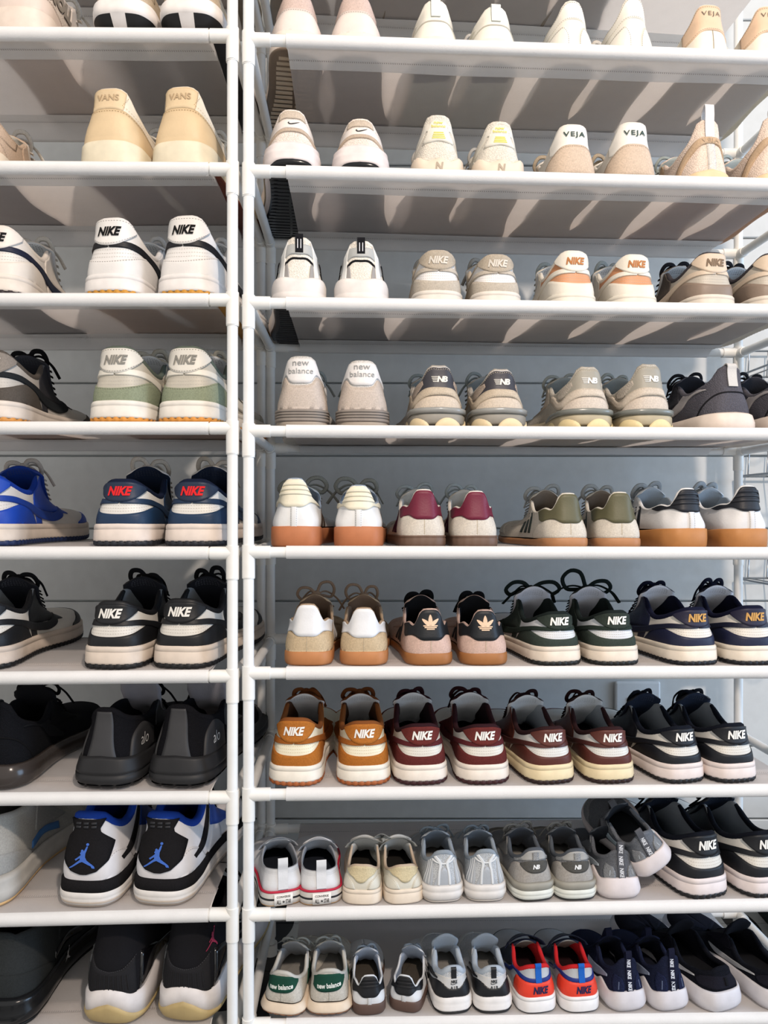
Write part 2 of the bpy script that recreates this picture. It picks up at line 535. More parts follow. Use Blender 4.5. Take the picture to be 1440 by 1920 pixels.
    # --- soles
    def ring(s, name, spec, rows, cap_bottom=True, cap_top=False, groove=None, parent=None, cols=None, label=None, m=1):
        """rows: list of (z, offset), each a number or list over |a|, from bottom to top"""
        sel = [i for i in range(NA - 1) if abs(AA[i]) <= 75 or i % 2 == 0] if groove is None else list(range(NA - 1))
        R = []
        for z, of in rows:
            z = s.lst(z)[sel]; of = s.lst(of)[sel]
            if groove:
                g = ((np.abs(AA[sel]) + 1.5) % groove[0]) < 3.0
                of = of - g * groove[1]
            R.append(np.c_[s.o[sel] + s.n[sel] * of[:, None], z])
        R = np.array(R); n, mm = R.shape[:2]
        V = R.reshape(-1, 3); Fc = grid_faces(n, mm, True).tolist()
        if cap_bottom: Fc.append(list(range(mm))[::-1])
        if cap_top: Fc.append(list(range((n - 1) * mm, n * mm)))
        return s.add(name, V, Fc, spec, parent=parent, label=label)
    def cupsole(s, mid, outs, h=(30, 24), out_h=6, off=4.0, groove=None, seam=True, flare=0.5, line=None):
        zt = [(0, h[0] + 1.5), (140, (h[0] + h[1]) / 2 + 1), (330, h[1] + 1.5)] if np.isscalar(h[0]) else h
        zt = [(a, z) for a, z in zt]
        cut = [(a, z - 7) for a, z in zt]
        lo = [(a, z - 2.5) for a, z in zt]
        rows = [(out_h - .5, off + flare), (out_h + 2, off + flare + .4), ([(a, z - 8) for a, z in zt], off + .1)]
        if seam: rows += [([(a, z - 7.4) for a, z in zt], off - .9), ([(a, z - 6.8) for a, z in zt], off - .0)]
        rows += [(lo, off - .3), ([(a, z - .6) for a, z in zt], off - 1.6), (zt, off - 3.2), ([(a, z - .5) for a, z in zt], -1.5)]
        s.ring('midsole', mid, rows, cap_bottom=True)
        s.ring('outsole', outs, [(0, off + flare - 3.5), (.4, off + flare - 1.2), (2.0, off + flare + .2), (out_h + .1, off + flare + .6), (out_h + .2, off + flare - 2)], groove=groove)

    def tread(s, spec, step=13, bar=7):
        ge = []
        for i, y in enumerate(np.arange(14, 270, step)):
            y = y * s.length
            k = np.abs(s.o[:, 1] - y)
            xr = s.o[:, 0][(k < 4) & (AA > 0)]; xl = s.o[:, 0][(k < 4) & (AA < 0)]
            if not len(xr) or not len(xl): continue
            x1, x0 = xr.max() - 6, xl.min() + 6
            for a, b in ((x0, (x0 + x1) / 2 - 2), ((x0 + x1) / 2 + 2, x1)):
                ge.append(box_geo((a, y, -.9), (b, y + bar, .6)))
        V, Fc = join_geo(ge); o = s.add('tread', V, Fc, spec, smooth=False, kind='stuff')
    # --- tongue and laces
    def tongue(s, spec, lining, top=100, w=30, th=6.5, y_top=106, z_in=48, text=None, tspec=None, curl=6):
        ys = np.linspace(0, 1, 14)
        zt_l = np.interp(205, AA, s.zt)
        ym = y_top * s.length
        path = hermite([(0, 178 * s.length, zt_l - 7), (.35, 150 * s.length, np.interp(172, AA, s.zt) - 2), (.62, ym + 20, np.interp(135, AA, s.zt) - 3), (.82, ym + 8, (np.interp(128, AA, s.zt) + top) / 2), (1, ym, top)], ys)
        ww = np.interp(ys, [0, .5, .85, .95, 1], [.55 * w, .8 * w, w, .93 * w, .7 * w])
        k = np.linspace(-1, 1, 13)
        y = path[:, 0][:, None] + 0 * k[None]; z = path[:, 1][:, None] - (curl * (1 + .6 * ys))[:, None] * (k ** 2)[None]
        x = ww[:, None] * k[None]
        C = np.stack([x, y, z], -1)
        du = np.gradient(C, axis=0); dv = np.gradient(C, axis=1); N = np.cross(du, dv); N /= np.linalg.norm(N, axis=2)[..., None] + 1e-9
        if N[7, 6, 2] < 0: N = -N
        edge = np.sqrt(np.clip(1 - (k / 1.02) ** 6, .02, 1))[None, :, None] * np.interp(ys, [0, .9, 1], [1, 1, .35])[:, None, None]
        topf = C + N * th / 2 * edge; bot = C - N * th / 2 * edge
        V = np.concatenate([topf.reshape(-1, 3), C.reshape(-1, 3)]); n, m = C.shape[:2]
        g = grid_faces(n, m)
        # outer shell wraps slightly round the edge
        rimt = np.concatenate([topf[:, :1] * 0 + C[:, :1], topf, C[:, -1:]], 1); rimt = np.concatenate([rimt, np.concatenate([C[-1:, :1], C[-1:], C[-1:, -1:]], 1)], 0)
        rimb = np.concatenate([C[:, :1], bot, C[:, -1:]], 1); rimb = np.concatenate([rimb, np.concatenate([C[-1:, :1], C[-1:], C[-1:, -1:]], 1)], 0)
        gg = grid_faces(rimt.shape[0], rimt.shape[1])
        to = s.add('tongue', rimt.reshape(-1, 3), gg, spec)
        tl = s.add('tongue_lining', rimb.reshape(-1, 3), gg[:, ::-1].copy(), lining, parent=to)
        if text:
            # printed block on the inside of the tongue
            lab = []
            for r in range(5):
                f = .96 - r * .035
                fi = f * (n - 1); i = int(fi); q = fi - i
                row = (bot[i] * (1 - q) + bot[min(i + 1, n - 1)] * q); Nr = N[i]
                row = row - Nr * .5
                xs = np.linspace(-.62, .62, 10)
                for j in range(0, 9):
                    a, b = xs[j], xs[j] + .09
                    P = [np.array([np.interp(u, k, row[:, c]) for c in range(3)]) for u in (a, b)]
                    d = np.array([0, 2.2, -.9 if i else 0])
                    lab.append(([P[0], P[1], P[1] + d * .35, P[0] + d * .35], [[0, 1, 2, 3]]))
            V, Fc = join_geo([(np.array(v), f) for v, f in lab])
            s.add('care_print', V, Fc, tspec or 'fabric:#55585c', parent=tl, smooth=False)
        return to
    def laces(s, spec, rows=6, a0=142, a1=205, w=6.5, th=2.4, bow=1, seed=0, loops=True, loop_len=32, height=.5, round_=False, droop=1.0, tails=True):
        rnd = random.Random(seed)
        ge = []
        k = 12
        xs = np.linspace(-1, 1, k)
        for r in range(rows):
            a = a0 + (a1 - a0) * r / (rows - 1)
            b = a + (a1 - a0) / (rows - 1) * .0
            L = s.ev([-a - .1], [999], 1.0)[0]; R = s.ev([b], [999], 1.0)[0]
            L = L + [-6, 0, -1]; R = R + [6, 0, -1]
            P = L[None] * (1 - (xs[:, None] + 1) / 2) + R[None] * ((xs[:, None] + 1) / 2)
            P[:, 2] += 5.5 * (1 - xs ** 4); P[:, 1] += rnd.uniform(-1, 1)
            ge.append(sweep_geo(P, w, th, 6, up=(0, .3, 1)))
        if bow:
            c = (s.ev([-a0], [999])[0] + s.ev([a0], [999])[0]) / 2 + np.array([0, -2, 16 + 3 * height])
            # knot
            kp = np.array([(-6, 0, 0), (-2, -1, 2.5), (2, 0, 2.5), (6, 0, 0)]) + c
            ge.append(sweep_geo(resample(kp, 10), w * 1.2, th * 3.5, 8))
            if loops:
                for sd in (-1, 1):
                    ll = loop_len * rnd.uniform(.75, 1.15); up = rnd.uniform(.05, .45) * ll * height; tw = rnd.uniform(-8, 10)
                    p = np.array([(0, 0, 0), (.30 * ll, tw * .4 - 5, up * .9 + 4), (.62 * ll, tw - 5, up + 3), (.8 * ll, tw + 2, up - 9 * droop), (.62 * ll, tw + 9, up * .5 - 14 * droop), (.3 * ll, 6, -2), (0, 2, -1)]) * [sd, 1, 1] + c
                    ge.append(sweep_geo(resample(p, 26), w, th, 6, up=(0, 1, .25)))
            if tails:
                for sd in (-1, 1):
                    ll = loop_len * rnd.uniform(.7, 1.25)
                    p = np.array([(0, 0, 0), (.3 * ll, rnd.uniform(0, 8), 5), (.7 * ll, rnd.uniform(0, 16), -6 * droop), (1.0 * ll, rnd.uniform(4, 20), -26 * droop)]) * [sd, 1, 1] + c
                    ge.append(sweep_geo(resample(p, 18), w * .9, th, 6, up=(0, .5, 1)))
        V, Fc = join_geo(ge)
        return s.add('laces', V, Fc, spec)
    def loop_tab(s, spec, a0=0, z0=70, z1=None, w=14, h=20, out=4, th=1.5, text=None, tspec=None, lean=6, curl=5):
        """pull tab: a strap sewn to the heel that stands up as a loop"""
        zt = float(np.interp(a0, AA, s.zt)) if z1 is None else z1
        p0 = s.ev([a0], [z0], 1.6)[0]; p1 = s.ev([a0], [zt - 2], 2.0)[0]
        back = p1 + np.array([0, -out * .3, h * .6]); top = p1 + np.array([0, lean * .4, h]); fr = p1 + np.array([0, curl + lean, h * .55]); end = p1 + np.array([0, 5, -4])
        mid = s.ev([a0], [(z0 + zt) / 2], 1.8)[0]
        P = resample(np.array([p0, mid, p1, back, top, fr, end]), 30)
        V, Fc = sweep_geo(P, w, th, 4, up=(0, -1, .2), flat=True)
        V, Fc = self_strap(P, w, th)
        o = s.add('pull_tab', V, Fc, spec, smooth=False)
        if text:
            tv, tt = text_geo(text, .03, .2, 1.0)
            # letters run down the strap
            hh = w * .62; L = np.r_[0, np.cumsum(np.linalg.norm(np.diff(P, axis=0), axis=1))]
            wid = (tv[:, 0].max() - tv[:, 0].min()) * hh * .7
            pos = 2.0; ge = []
            while pos + wid < L[-1] * .66:
                u = pos + wid / 2 - tv[:, 0] * hh * .7   # reading downwards
                q = np.stack([np.interp(u, L, P[:, i]) for i in range(3)], -1)
                T = np.stack([np.interp(u, L, np.gradient(P[:, i]) / np.maximum(np.linalg.norm(np.gradient(P, axis=0), axis=1), 1e-6)) for i in range(3)], -1)
                nrm = np.cross(np.array([1.0, 0, 0])[None], T); nrm /= np.linalg.norm(nrm, axis=1)[:, None] + 1e-9
                q = q + np.array([1.0, 0, 0]) * (tv[:, 1] * hh)[:, None] + nrm * (th / 2 + .25)
                ge.append((q, tt)); pos += wid + w * .35
            if ge:
                V, Fc = join_geo(ge); s.add('lettering', V, Fc, tspec, parent=o, smooth=False)
        return o

def self_strap(P, w, th):
    """flat strap of constant x direction"""
    T = np.gradient(P, axis=0); T /= np.linalg.norm(T, axis=1)[:, None] + 1e-9
    X = np.array([1.0, 0, 0]); N = np.cross(X[None], T); N /= np.linalg.norm(N, axis=1)[:, None] + 1e-9
    r = np.stack([P - X * w / 2 - N * th / 2, P + X * w / 2 - N * th / 2, P + X * w / 2 + N * th / 2, P - X * w / 2 + N * th / 2], 1)
    n = len(P)
    Fc = grid_faces(n, 4, True).tolist() + [[3, 2, 1, 0], [4 * n - 4, 4 * n - 3, 4 * n - 2, 4 * n - 1]]
    return r.reshape(-1, 3), Fc
# ---------------------------------------------------------------- kinds of shoe
def ZT(H, tab=22, dip=66, eye=86, thr=52):
    f = min(1.0, H / 90.0); dip, eye, thr = dip * f, eye * (f * .5 + .5), thr * (f * .5 + .5)
    return [(0, H), (tab * .55, H - .4), (tab, H - 3.5), (tab + 11, H - .48 * (H - dip)), (max(tab + 26, 54), dip + .12 * (H - dip)), (82, dip), (101, dip + .4 * (eye - dip)),
            (118, eye), (132, eye - 1), (175, eye - (eye - thr) * .55), (210, thr), (330, thr - 3)]

def toe_panels(s, spec, z0=26):
    s.patch('toe_cap_panel', spec, [(-330, z0), (-255, z0), (-215, z0)][::-1] if False else [(225, z0), (280, z0), (330, z0)], [(228, z0 + 3), (275, 39), (330, 41)], t=1.0)
    s.patch('toe_cap_panel', spec, [(-330, z0), (-280, z0), (-225, z0)], [(-330, 41), (-275, 39), (-228, z0 + 3)], t=1.0)

def dunk(c, sc=1.0, side=1, H=95, seed=0, loose=0, txt='NIKE'):
    s = Shoe('sneaker', c, ZT(H, 24, 71, 94, 54), [(0, 27), (140, 25), (330, 23)], sc, side)
    k = (H - 27) / 68.0
    Z = lambda z: 27 + (z - 27) * k
    s.upper(c['up'], c.get('lin', 'fabric:#8f9499'), c.get('ins', 'fabric:#1f2022'), c.get('col', c['over']), 8.5)
    # quilted heel stitching
    s.stitches(c.get('st', 'fabric:#b9b4ab'), [[(-46, Z(z + 6)), (-25, Z(z + 1.0)), (0, Z(z)), (25, Z(z + 1.0)), (46, Z(z + 6))] for z in (48.5, 53, 57.5)], .0)
    over = c['over']
    cnt = c.get('cnt', over)
    s.sym('heel_counter', cnt, [(0, 20), (60, 20), (112, 20)], [(0, Z(44)), (26, Z(47)), (44, Z(54)), (62, Z(57)), (78, Z(55)), (96, Z(42)), (113, 27)], t=1.3, n=44, stitch=c.get('st2'))
    s.both('eyestay', c.get('eye', over), [(88, Z(66)), (100, Z(50)), (135, Z(46)), (180, Z(44)), (212, Z(42))], [(86, 999), (110, 999), (140, 999), (180, 999), (212, 999)], t=1.2, n=28)
    s.both('side_overlay', c.get('eye', over), [(94, Z(63)), (104, Z(46)), (116, 27)], [(108, Z(67)), (122, Z(52)), (132, 27)], t=1.0, n=16)
    s.both('swoosh', c.get('sw', over), [(1, Z(61)), (36, Z(59)), (60, Z(54)), (100, Z(42)), (140, Z(33)), (165, Z(31)), (185, Z(38)), (197, Z(52))],
           [(1, Z(67)), (36, Z(67)), (60, Z(62)), (100, Z(53)), (140, Z(46)), (165, Z(44)), (178, Z(47)), (197, Z(53))], t=2.2, n=40)
    toe_panels(s, over)
    tab = s.sym('heel_tab', c.get('tab', over), [(0, Z(62.5)), (11, Z(64)), (22, Z(70.5)), (33, Z(81))], [(0, 999), (13, 999), (25, 999), (34, 999)], t=3.0, n=30, m=9, stitch=c.get('st2'))
    s.text(txt, c.get('txt', 'fabric:#e8e6e0'), 0, Z(79.5), 13, .74, t=4.1, bold=.045, shear=.28, parent=tab)
    s.tongue(c.get('ton', over), c.get('tlin', 'fabric:#c9cccf'), top=c.get('ttop', 109), y_top=108, w=32, text=c.get('print', 1), tspec=c.get('pcol'))
    s.laces(c.get('lace', over.replace('leather', 'lace').replace('suede', 'lace')), 6, seed=seed, w=7, bow=1, loop_len=c.get('ll', 30), height=c.get('lh', .5))
    s.cupsole(c['mid'], c['out'], (28, 24), c.get('out_h', 7), 4.0, groove=(9, 2.2))
    return s

def court(c, sc=1.0, side=1, H=90, seed=0):
    """low court shoe: arched heel counter, heel tab, cup sole"""
    style = c.get('style', 'vans')
    sh = c.get('sole_h', 30)
    s = Shoe('sneaker', c, ZT(H, c.get('tabw', 20), c.get('dip', 62), c.get('eye', 80)), [(0, sh - 1), (330, sh - 7)], sc, side, bulge=3)
    k = (H - sh) / (90.0 - 30)
    Z = lambda z: sh + (z - 30) * k
    s.upper(c['up'], c.get('lin', 'fabric:#c9c2b6'), c.get('ins', 'fabric:#c9c2b6'), c.get('col', c['up']), 6, rim=c.get('rim'))
    st = c.get('st', 'fabric:#8a7a68')
    cnt = c.get('cnt', c['up'])
    if style == 'vans':
        s.sym('heel_counter', cnt, [(0, 20), (60, 20), (135, 20)], [(0, Z(67)), (18, Z(66)), (40, Z(58)), (85, Z(40)), (136, 24)], t=1.2, n=46, stitch=st)
        tab = s.sym('heel_tab', c['tab'], [(0, Z(67)), (10, Z(66.5)), (19, Z(65))], [(0, 999), (12, 999), (22, 999)], t=1.6, n=20, m=8)
        s.stitches(st, [[(-24, Z(82)), (-17, Z(71)), (-28, Z(66)), (-60, Z(52))], [(24, Z(82)), (17, Z(71)), (28, Z(66)), (60, Z(52))]], 1.4)
    elif style == 'arch':      # suede counter sweeping up under a printed tab
        s.sym('heel_counter', cnt, [(0, 18), (60, 18), (105, 18)], [(0, Z(66)), (16, Z(65)), (36, Z(56)), (70, Z(40)), (104, 24)], t=1.6, n=46, stitch=st)
        tab = s.sym('heel_tab', c['tab'], [(0, Z(64)), (16, Z(63)), (34, Z(57)), (44, Z(60))], [(0, 999), (14, 999), (28, 999), (44, 999)], t=1.1, n=30, m=8)
    elif style == 'seam':      # tab over a plain counter with a centre seam
        tab = s.sym('heel_tab', c['tab'], [(0, Z(58)), (14, Z(57)), (34, Z(48)), (50, Z(44))], [(0, 999), (14, 999), (28, 999), (50, 999)], t=1.3, n=30, m=8, stitch=st)
        s.band('seam', st, [(0, 24), (0, Z(58))], .9, t=.5)
    elif style == 'plain':     # two curved side panels meeting a centre strip
        s.both('side_panel', cnt, [(9, 22), (10, Z(48)), (15, Z(56)), (24, Z(52)), (60, 24)], [(9.5, 22), (24, 22), (36, 22), (48, 22), (61, 22)], t=1.3, n=30, stitch=st)
        tab = s.sym('heel_tab', c['tab'], [(0, Z(66)), (14, Z(64)), (30, Z(56)), (60, Z(50)), (75, Z(52))], [(0, 999), (14, 999), (28, 999), (60, 999), (76, 999)], t=1.0, n=34, m=8, stitch=st)
    if c.get('txt'):
        s.text(c['txt'], c['txtc'], c.get('ta', 0), Z(c.get('tz', 79)), c.get('th', 8), c.get('tx', 1.0), t=2.4, bold=c.get('tb', .03), space=c.get('tsp', 1.0), parent=tab, shear=c.get('tsh', 0))
    if c.get('bigtxt'):
        s.text(c['bigtxt'], c['vside'], 66, 72, 26, .8, t=2.0, bold=.09, space=1.1)
    elif c.get('vside'):
        for sg in (1, -1):
            s.band('side_stripe', c['vside'], [(sg * 80, 30), (sg * 105, 60)], 7, t=.8)
            s.band('side_stripe', c['vside'], [(sg * 105, 60), (sg * 125, 30)], 7, t=.8)
    s.both('eyestay', c.get('eye_c', cnt), [(96, Z(62)), (112, Z(50)), (150, Z(46)), (208, Z(40))], [(95, 999), (115, 999), (150, 999), (210, 999)], t=1.1, n=26)
    toe_panels(s, cnt, 24)
    s.tongue(c['up'], c.get('lin', 'fabric:#c9c2b6'), top=94, text=None)
    s.laces(c.get('lace', 'lace:#d8d2c8'), 6, seed=seed, ll=0) if False else s.laces(c.get('lace', 'lace:#d8d2c8'), 6, seed=seed, loop_len=c.get('ll', 34))
    if c.get('bevel'):
        s.ring('midsole', c['mid'], [(15, 1), (16, 4.2), (sh - 9, 5), (sh - 8, 4.2), (sh - 3, 4.4), (sh, 2), (sh - .3, -1.5)])
        s.ring('outsole', c['out'], [(0, -16), (4, -8), (14.5, 2.6), (16, 3.6)])
        V = []
        for z, of in ((.3, -15), (4, -7.6), (15.6, 3.8)):
            ii = [i for i in range(NA) if abs(AA[i]) <= 9]
            V.append(np.c_[s.o[ii] + s.n[ii] * (of + .4), np.full(len(ii), z)])
        V = np.array(V); s.add('tread_stripe', V.reshape(-1, 3), grid_faces(V.shape[0], V.shape[1]), c['mid'])
    elif c.get('outs2'):
        s.ring('midsole', c['mid'], [(3, 2), (8, 4.4), (sh - 9, 5), (sh - 3, 4.4), (sh, 2), (sh - .3, -1.5)])
        s.ring('outsole', c['out'], [(0, 0), (1, 2), (5, 3), (8, 3.5)])
    else:
        s.cupsole(c['mid'], c['out'], (sh, sh - 6), 3.5, 4.2, seam=c.get('soleseam', False), flare=.8)
    return s

def gaz(c, sc=1.0, side=1, H=98, seed=0):
    """terrace shoe with a waisted heel tab, three stripes and a gum sole"""
    sh = c.get('sole_h', 24)
    zt = [(0, H), (8, H - .2), (13, H - 2.5), (18, H - 12), (26, H - 24), (44, 67), (80, 60), (100, 66), (118, 79), (132, 78), (175, 60), (210, 47), (330, 44)]
    q = min(1.0, H / 92.0)
    zt = zt[:5] + [(a, z * q) for a, z in zt[5:8]] + [(a, z * (q * .5 + .5)) for a, z in zt[8:]]
    s = Shoe('sneaker', c, zt, [(0, sh - 1), (60, sh - 2), (330, sh - 6)], sc, side, bulge=3.2, wide=.97)
    k = (H - sh) / (98.0 - 24)
    Z = lambda z: sh + (z - 24) * k
    s.upper(c['up'], c.get('lin', 'fabric:#7d7266'), c.get('ins', 'fabric:#4a443d'), c.get('col', c['up']), 5, rim=c.get('rim'))
    st = c.get('st', 'fabric:#b3a68f')
    if c.get('cnt'):
        s.sym('heel_counter', c['cnt'], [(0, 14), (60, 14), (96, 14)], [(0, Z(c.get('cz', 64))), (20, Z(c.get('cz', 64) - 1)), (45, Z(54)), (75, Z(42)), (98, 20)], t=1.1, n=40)
    if c.get('strip'):
        s.band('heel_strip', c['strip'], [(0, 20), (0, Z(62))], 9, t=1.7, stitch=st)
    else:
        s.band('seam', st, [(0, 22), (0, Z(56))], .7, t=1.3)
    wz = c.get('tz', 60) - 3
    tab = s.sym('heel_tab', c['tab'], [(0, Z(wz - 3)), (14, Z(wz - 2.5)), (24, Z(wz + 3)), (38, Z(wz + 2)), (54, Z(wz - 1)), (62, Z(wz + 2))], [(0, 999), (10, 999), (20, 999), (34, 999), (52, 999), (64, 999)], t=2.0, n=44, m=9, stitch=c.get('st2'))
    if c.get('ribs'):
        for q in range(3):
            z = H - 7 - q * 7
            s.symband('tab_rib', c['tab'], [(0, z), (12, z - .5), (20 + q * 3, z - 2)], 4.5, t=3.4)
    if c.get('logo'):
        s.art('trefoil_emblem', TREFOIL, c['logo'], 0, H - 20, 25, t=3.0, parent=tab, xs=1.0, lim=.2)
    for a in (112, 130, 148):
        s.both('stripe', c['stripe'], [(a, 22), (a - 10, Z(50)), (a - 14, Z(66))], [(a + 9, 22), (a - 1, Z(50)), (a - 5, Z(66))], t=1.2, n=12, m=4)
    s.both('eyestay', c.get('eye', c['up']), [(104, Z(60)), (118, Z(54)), (150, Z(48)), (208, Z(38))], [(104, 999), (118, 999), (150, 999), (210, 999)], t=1.2, n=24)
    toe_panels(s, c.get('toe', c['up']), 18)
    s.tongue(c.get('ton', c['up']), c.get('tlin', c.get('lin', 'fabric:#7d7266')), top=96, w=27, text=None, y_top=108)
    s.laces(c['lace'], 6, seed=seed, loop_len=c.get('ll', 38), height=c.get('lh', .6), w=c.get('lw', 6))
    if c.get('crepe'):
        s.ring('outsole', c['out'], [(0, 0), (1, 2.2), (6, 3.4), ([(0, 15), (60, 13), (330, 10)], 3.6), ([(0, 17), (330, 12)], 2.6), ([(0, 18), (330, 13)], 3.8), ([(0, sh), (60, sh - 1), (330, sh - 5)], 3.0), ([(0, sh), (330, sh - 5)], -1)], groove=(4, .7))
    else:
        z1 = [(0, sh), (50, sh - 1.5), (110, sh - 5), (330, sh - 6)]
        s.ring('outsole', c['out'], [(0, -2), (.8, 1), (4, 2.6), ([(0, sh * .5), (330, sh * .45)], c.get('fl', 3)), ([(a, z - 1.5) for a, z in z1], c.get('fl', 3) - .4), (z1, 1.4), ([(a, z - .3) for a, z in z1], -1.2)])
    return s

def runner(c, sc=1.0, side=1, H=98, seed=0):
    """running shoe family; c['style'] picks the heel construction"""
    st = c['style']
    sh = c.get('sole_h', 30)
    ztop = ZT(H, c.get('tabw', 15), c.get('dip', 66), c.get('eye', 86))
    if st == '9060': ztop = [(0, H - 1.6), (7, H - .6)] + ztop[1:]
    s = Shoe(c.get('name', 'running_shoe'), c, ztop, c.get('zs', [(0, sh - 1), (60, sh - 4), (200, sh - 9), (330, sh - 10)]), sc, side, bulge=c.get('bulge', 3), inset=c.get('inset', 0), wide=c.get('wide', 1))
    k = (H - 30) / 68.0
    Z = lambda z: 30 + (z - 30) * k
    s.upper(c['up'], c.get('lin', 'fabric:#bfbab2'), c.get('ins', 'fabric:#8e8b86'), c.get('col', c['up']), c.get('cw', 9), rim=c.get('rim'))
    c2 = c.get('c2', c['up']); c3 = c.get('c3', c2); dk = c.get('dk', 'fabric:#3a3a3c'); sf = c.get('sf', 'fabric:#c8bca6')
    m1 = c['mid']; o1 = c['out']
    if st == '574':
        s.sym('heel_counter', c2, [(0, 22), (60, 20), (84, 20)], [(0, Z(63)), (16, Z(65)), (26, Z(75)), (36, Z(72)), (60, Z(50)), (86, 24)], t=1.4, n=46, stitch=sf)
        s.both('side_inlay', c3, [(24, Z(73)), (40, Z(62)), (58, Z(45))], [(30, Z(79)), (50, Z(66)), (66, Z(46))], t=1.0, n=14)
        tab = s.sym('heel_tab', c['tab'], [(0, Z(66)), (14, Z(67)), (24, Z(77)), (32, Z(75)), (48, Z(64))], [(0, 999), (10, 999), (20, 999), (34, 999), (52, Z(70))], t=2.0, n=40, m=8)
        s.text('new', c['txtc'], 0, Z(91), 6.5, 1.05, t=2.9, bold=.0, parent=tab)
        s.text('balance', c['txtc'], 0, Z(81.5), 8.8, 1.0, t=2.9, bold=.0, parent=tab)
        rows = [(3, 1), (5, 3), (12, 4), (15, 3.6), (16, 5.4)]
        for q in range(4):
            z = 17 + q * 4.2
            rows += [(z, 5.6), (z + 2.9, 5.2), (z + 3.1, 3.4), (z + 4.0, 3.4)]
        s.ring('midsole', c.get('mid2', m1), [(3, 0), (4, 2.6), (14, 3.6), (16, 2)])
        s.ring('heel_stabiliser', m1, [([(0, z), (60, z), (90, 8 + (z - 15) * .5), (330, 7 + (z - 15) * .5)], [(0, o), (60, o), (100, 3), (330, 3)]) for z, o in rows[3:] + [(34, -1)]])
        s.ring('outsole', o1, [(0, -2), (1, 1), (4, 3), (4.2, 0)])
        return _fin_run(s, c, seed)
    if st == 'vomero':
        s.sym('heel_panel', c2, [(0, Z(70)), (14, Z(69)), (28, Z(60)), (55, Z(42))], [(0, Z(84)), (12, Z(83)), (22, Z(80)), (55, Z(66))], t=1.2, n=34)
        s.symband('heel_band', c3, [(0, Z(66)), (16, Z(64)), (34, Z(54)), (60, Z(38))], 5, t=2.0)
        s.art('swoosh', [SWOOSH], dk, 2, Z(78), 13.5, t=1.9, xs=1.3)
        s.sym('heel_tab', c['tab'], [(0, Z(86)), (10, Z(86)), (20, Z(82))], [(0, 999), (8, 999), (18, 999)], t=1.4, n=14, stitch=sf)
        s.both('side_overlay', c3, [(70, 30), (90, 55), (112, 70)], [(88, 28), (104, 50), (124, 74)], t=1.2)
        s.both('swoosh', dk, [(62, Z(40)), (100, Z(34)), (150, 30)], [(62, Z(46)), (100, Z(46)), (150, 33)], t=1.6)
        s.ring('midsole', m1, [([(0, 17), (20, 15), (34, 6), (330, 6)], -2), ([(0, 18), (20, 16), (34, 7), (330, 7)], 3), ([(0, 19), (20, 18), (34, 14), (330, 14)], 5), ([(0, 21), (330, 20)], 6.4), (22, 5.4), (28, 6.6), (34, 5.4), (35, 4), (40, 4.5), ([(0, 46), (30, 43), (60, 34), (330, 26)], 2), ([(0, 46), (30, 43), (60, 34), (330, 26)], -1)])
        s.ring('outsole', o1, [(0, -16), (2, -10), (7, -3), ([(0, 14), (20, 12), (34, 7), (330, 7)], 2.4), ([(0, 19), (20, 17), (34, 9), (330, 8)], 5.2), ([(0, 19.4), (20, 17.4), (34, 9.3), (330, 8.3)], 2)])
        return _fin_run(s, c, seed)
    if st == '530':
        s.sym('heel_frame', c2, [(0, Z(76)), (10, Z(74)), (18, Z(78)), (26, Z(70)), (40, Z(60)), (70, Z(46))], [(0, Z(86)), (10, Z(87)), (18, Z(88)), (26, Z(80)), (42, Z(68)), (72, Z(54))], t=1.6, n=40)
        tab = s.sym('heel_badge', c3, [(0, Z(62)), (16, Z(60)), (24, Z(60)), (22, Z(64))], [(0, Z(92)), (10, Z(92)), (13, Z(86)), (12, Z(76))], t=1.9, n=26, stitch=None)
        s.text('new', c['txtc'], 0, Z(88), 3.6, 1.1, t=3.0, bold=.01, parent=tab); s.text('balance', c['txtc'], 0, Z(83.5), 4.6, 1.1, t=3.0, bold=.01, parent=tab)
        for q in range(4):
            s.band('badge_line', c['txtc'], [(-7 - q * .9, Z(74 - q * 2.7)), (7 + q * .9, Z(74 - q * 2.7))], 1.3, t=2.5)
        s.both('side_overlay', c2, [(34, 30), (60, Z(56)), (95, Z(70))], [(44, 30), (70, Z(50)), (104, Z(66))], t=1.5)
        rr = [(5, 1), (8, 4), (18, 6.5), ([(0, 37), (16, 32), (34, 40), (60, 33), (330, 22)], 5.6), ([(0, 39), (16, 34), (34, 43), (60, 35), (330, 24)], 3), ([(0, 39), (16, 34), (34, 43), (60, 35), (330, 24)], -1)]
        ms = s.ring('midsole', m1, rr)
        s.text('N', c.get('ncol', 'rubber:#c9b59c'), 0, 26, 13, .9, t=7.5, bold=.05, shear=.15, parent=ms) if False else None
        V, T = text_geo('N', .04, .15)
        P = np.c_[V[:, 0] * 12, np.full(len(V), -6.9), 24 + V[:, 1] * 13]; P[:, 1] += (P[:, 0] ** 2) * .014
        s.add('lettering', P, T, c.get('ncol', 'rubber:#a99b88'), parent=ms, smooth=False)
        s.ring('outsole', o1, [(0, -3), (1.5, 1), (5, 2.5), (5.2, 0)])
        return _fin_run(s, c, seed)
    if st == 'gel':
        s.both('side_overlay', c2, [(14, Z(40)), (20, Z(66)), (34, Z(74)), (60, Z(66)), (110, Z(40))][0:5], [(20, Z(38)), (31, Z(60)), (48, Z(62)), (70, Z(50)), (118, 30)], t=1.4, n=34)
        s.sym('heel_frame', c3, [(0, Z(76)), (12, Z(76)), (20, Z(72)), (30, Z(50))], [(0, Z(90)), (12, Z(90)), (22, Z(88)), (40, Z(56))], t=1.8, n=32)
        s.symband('heel_trim', dk, [(0, Z(70)), (10, Z(70)), (19, Z(64)), (30, Z(40))], 2.6, t=1.6)
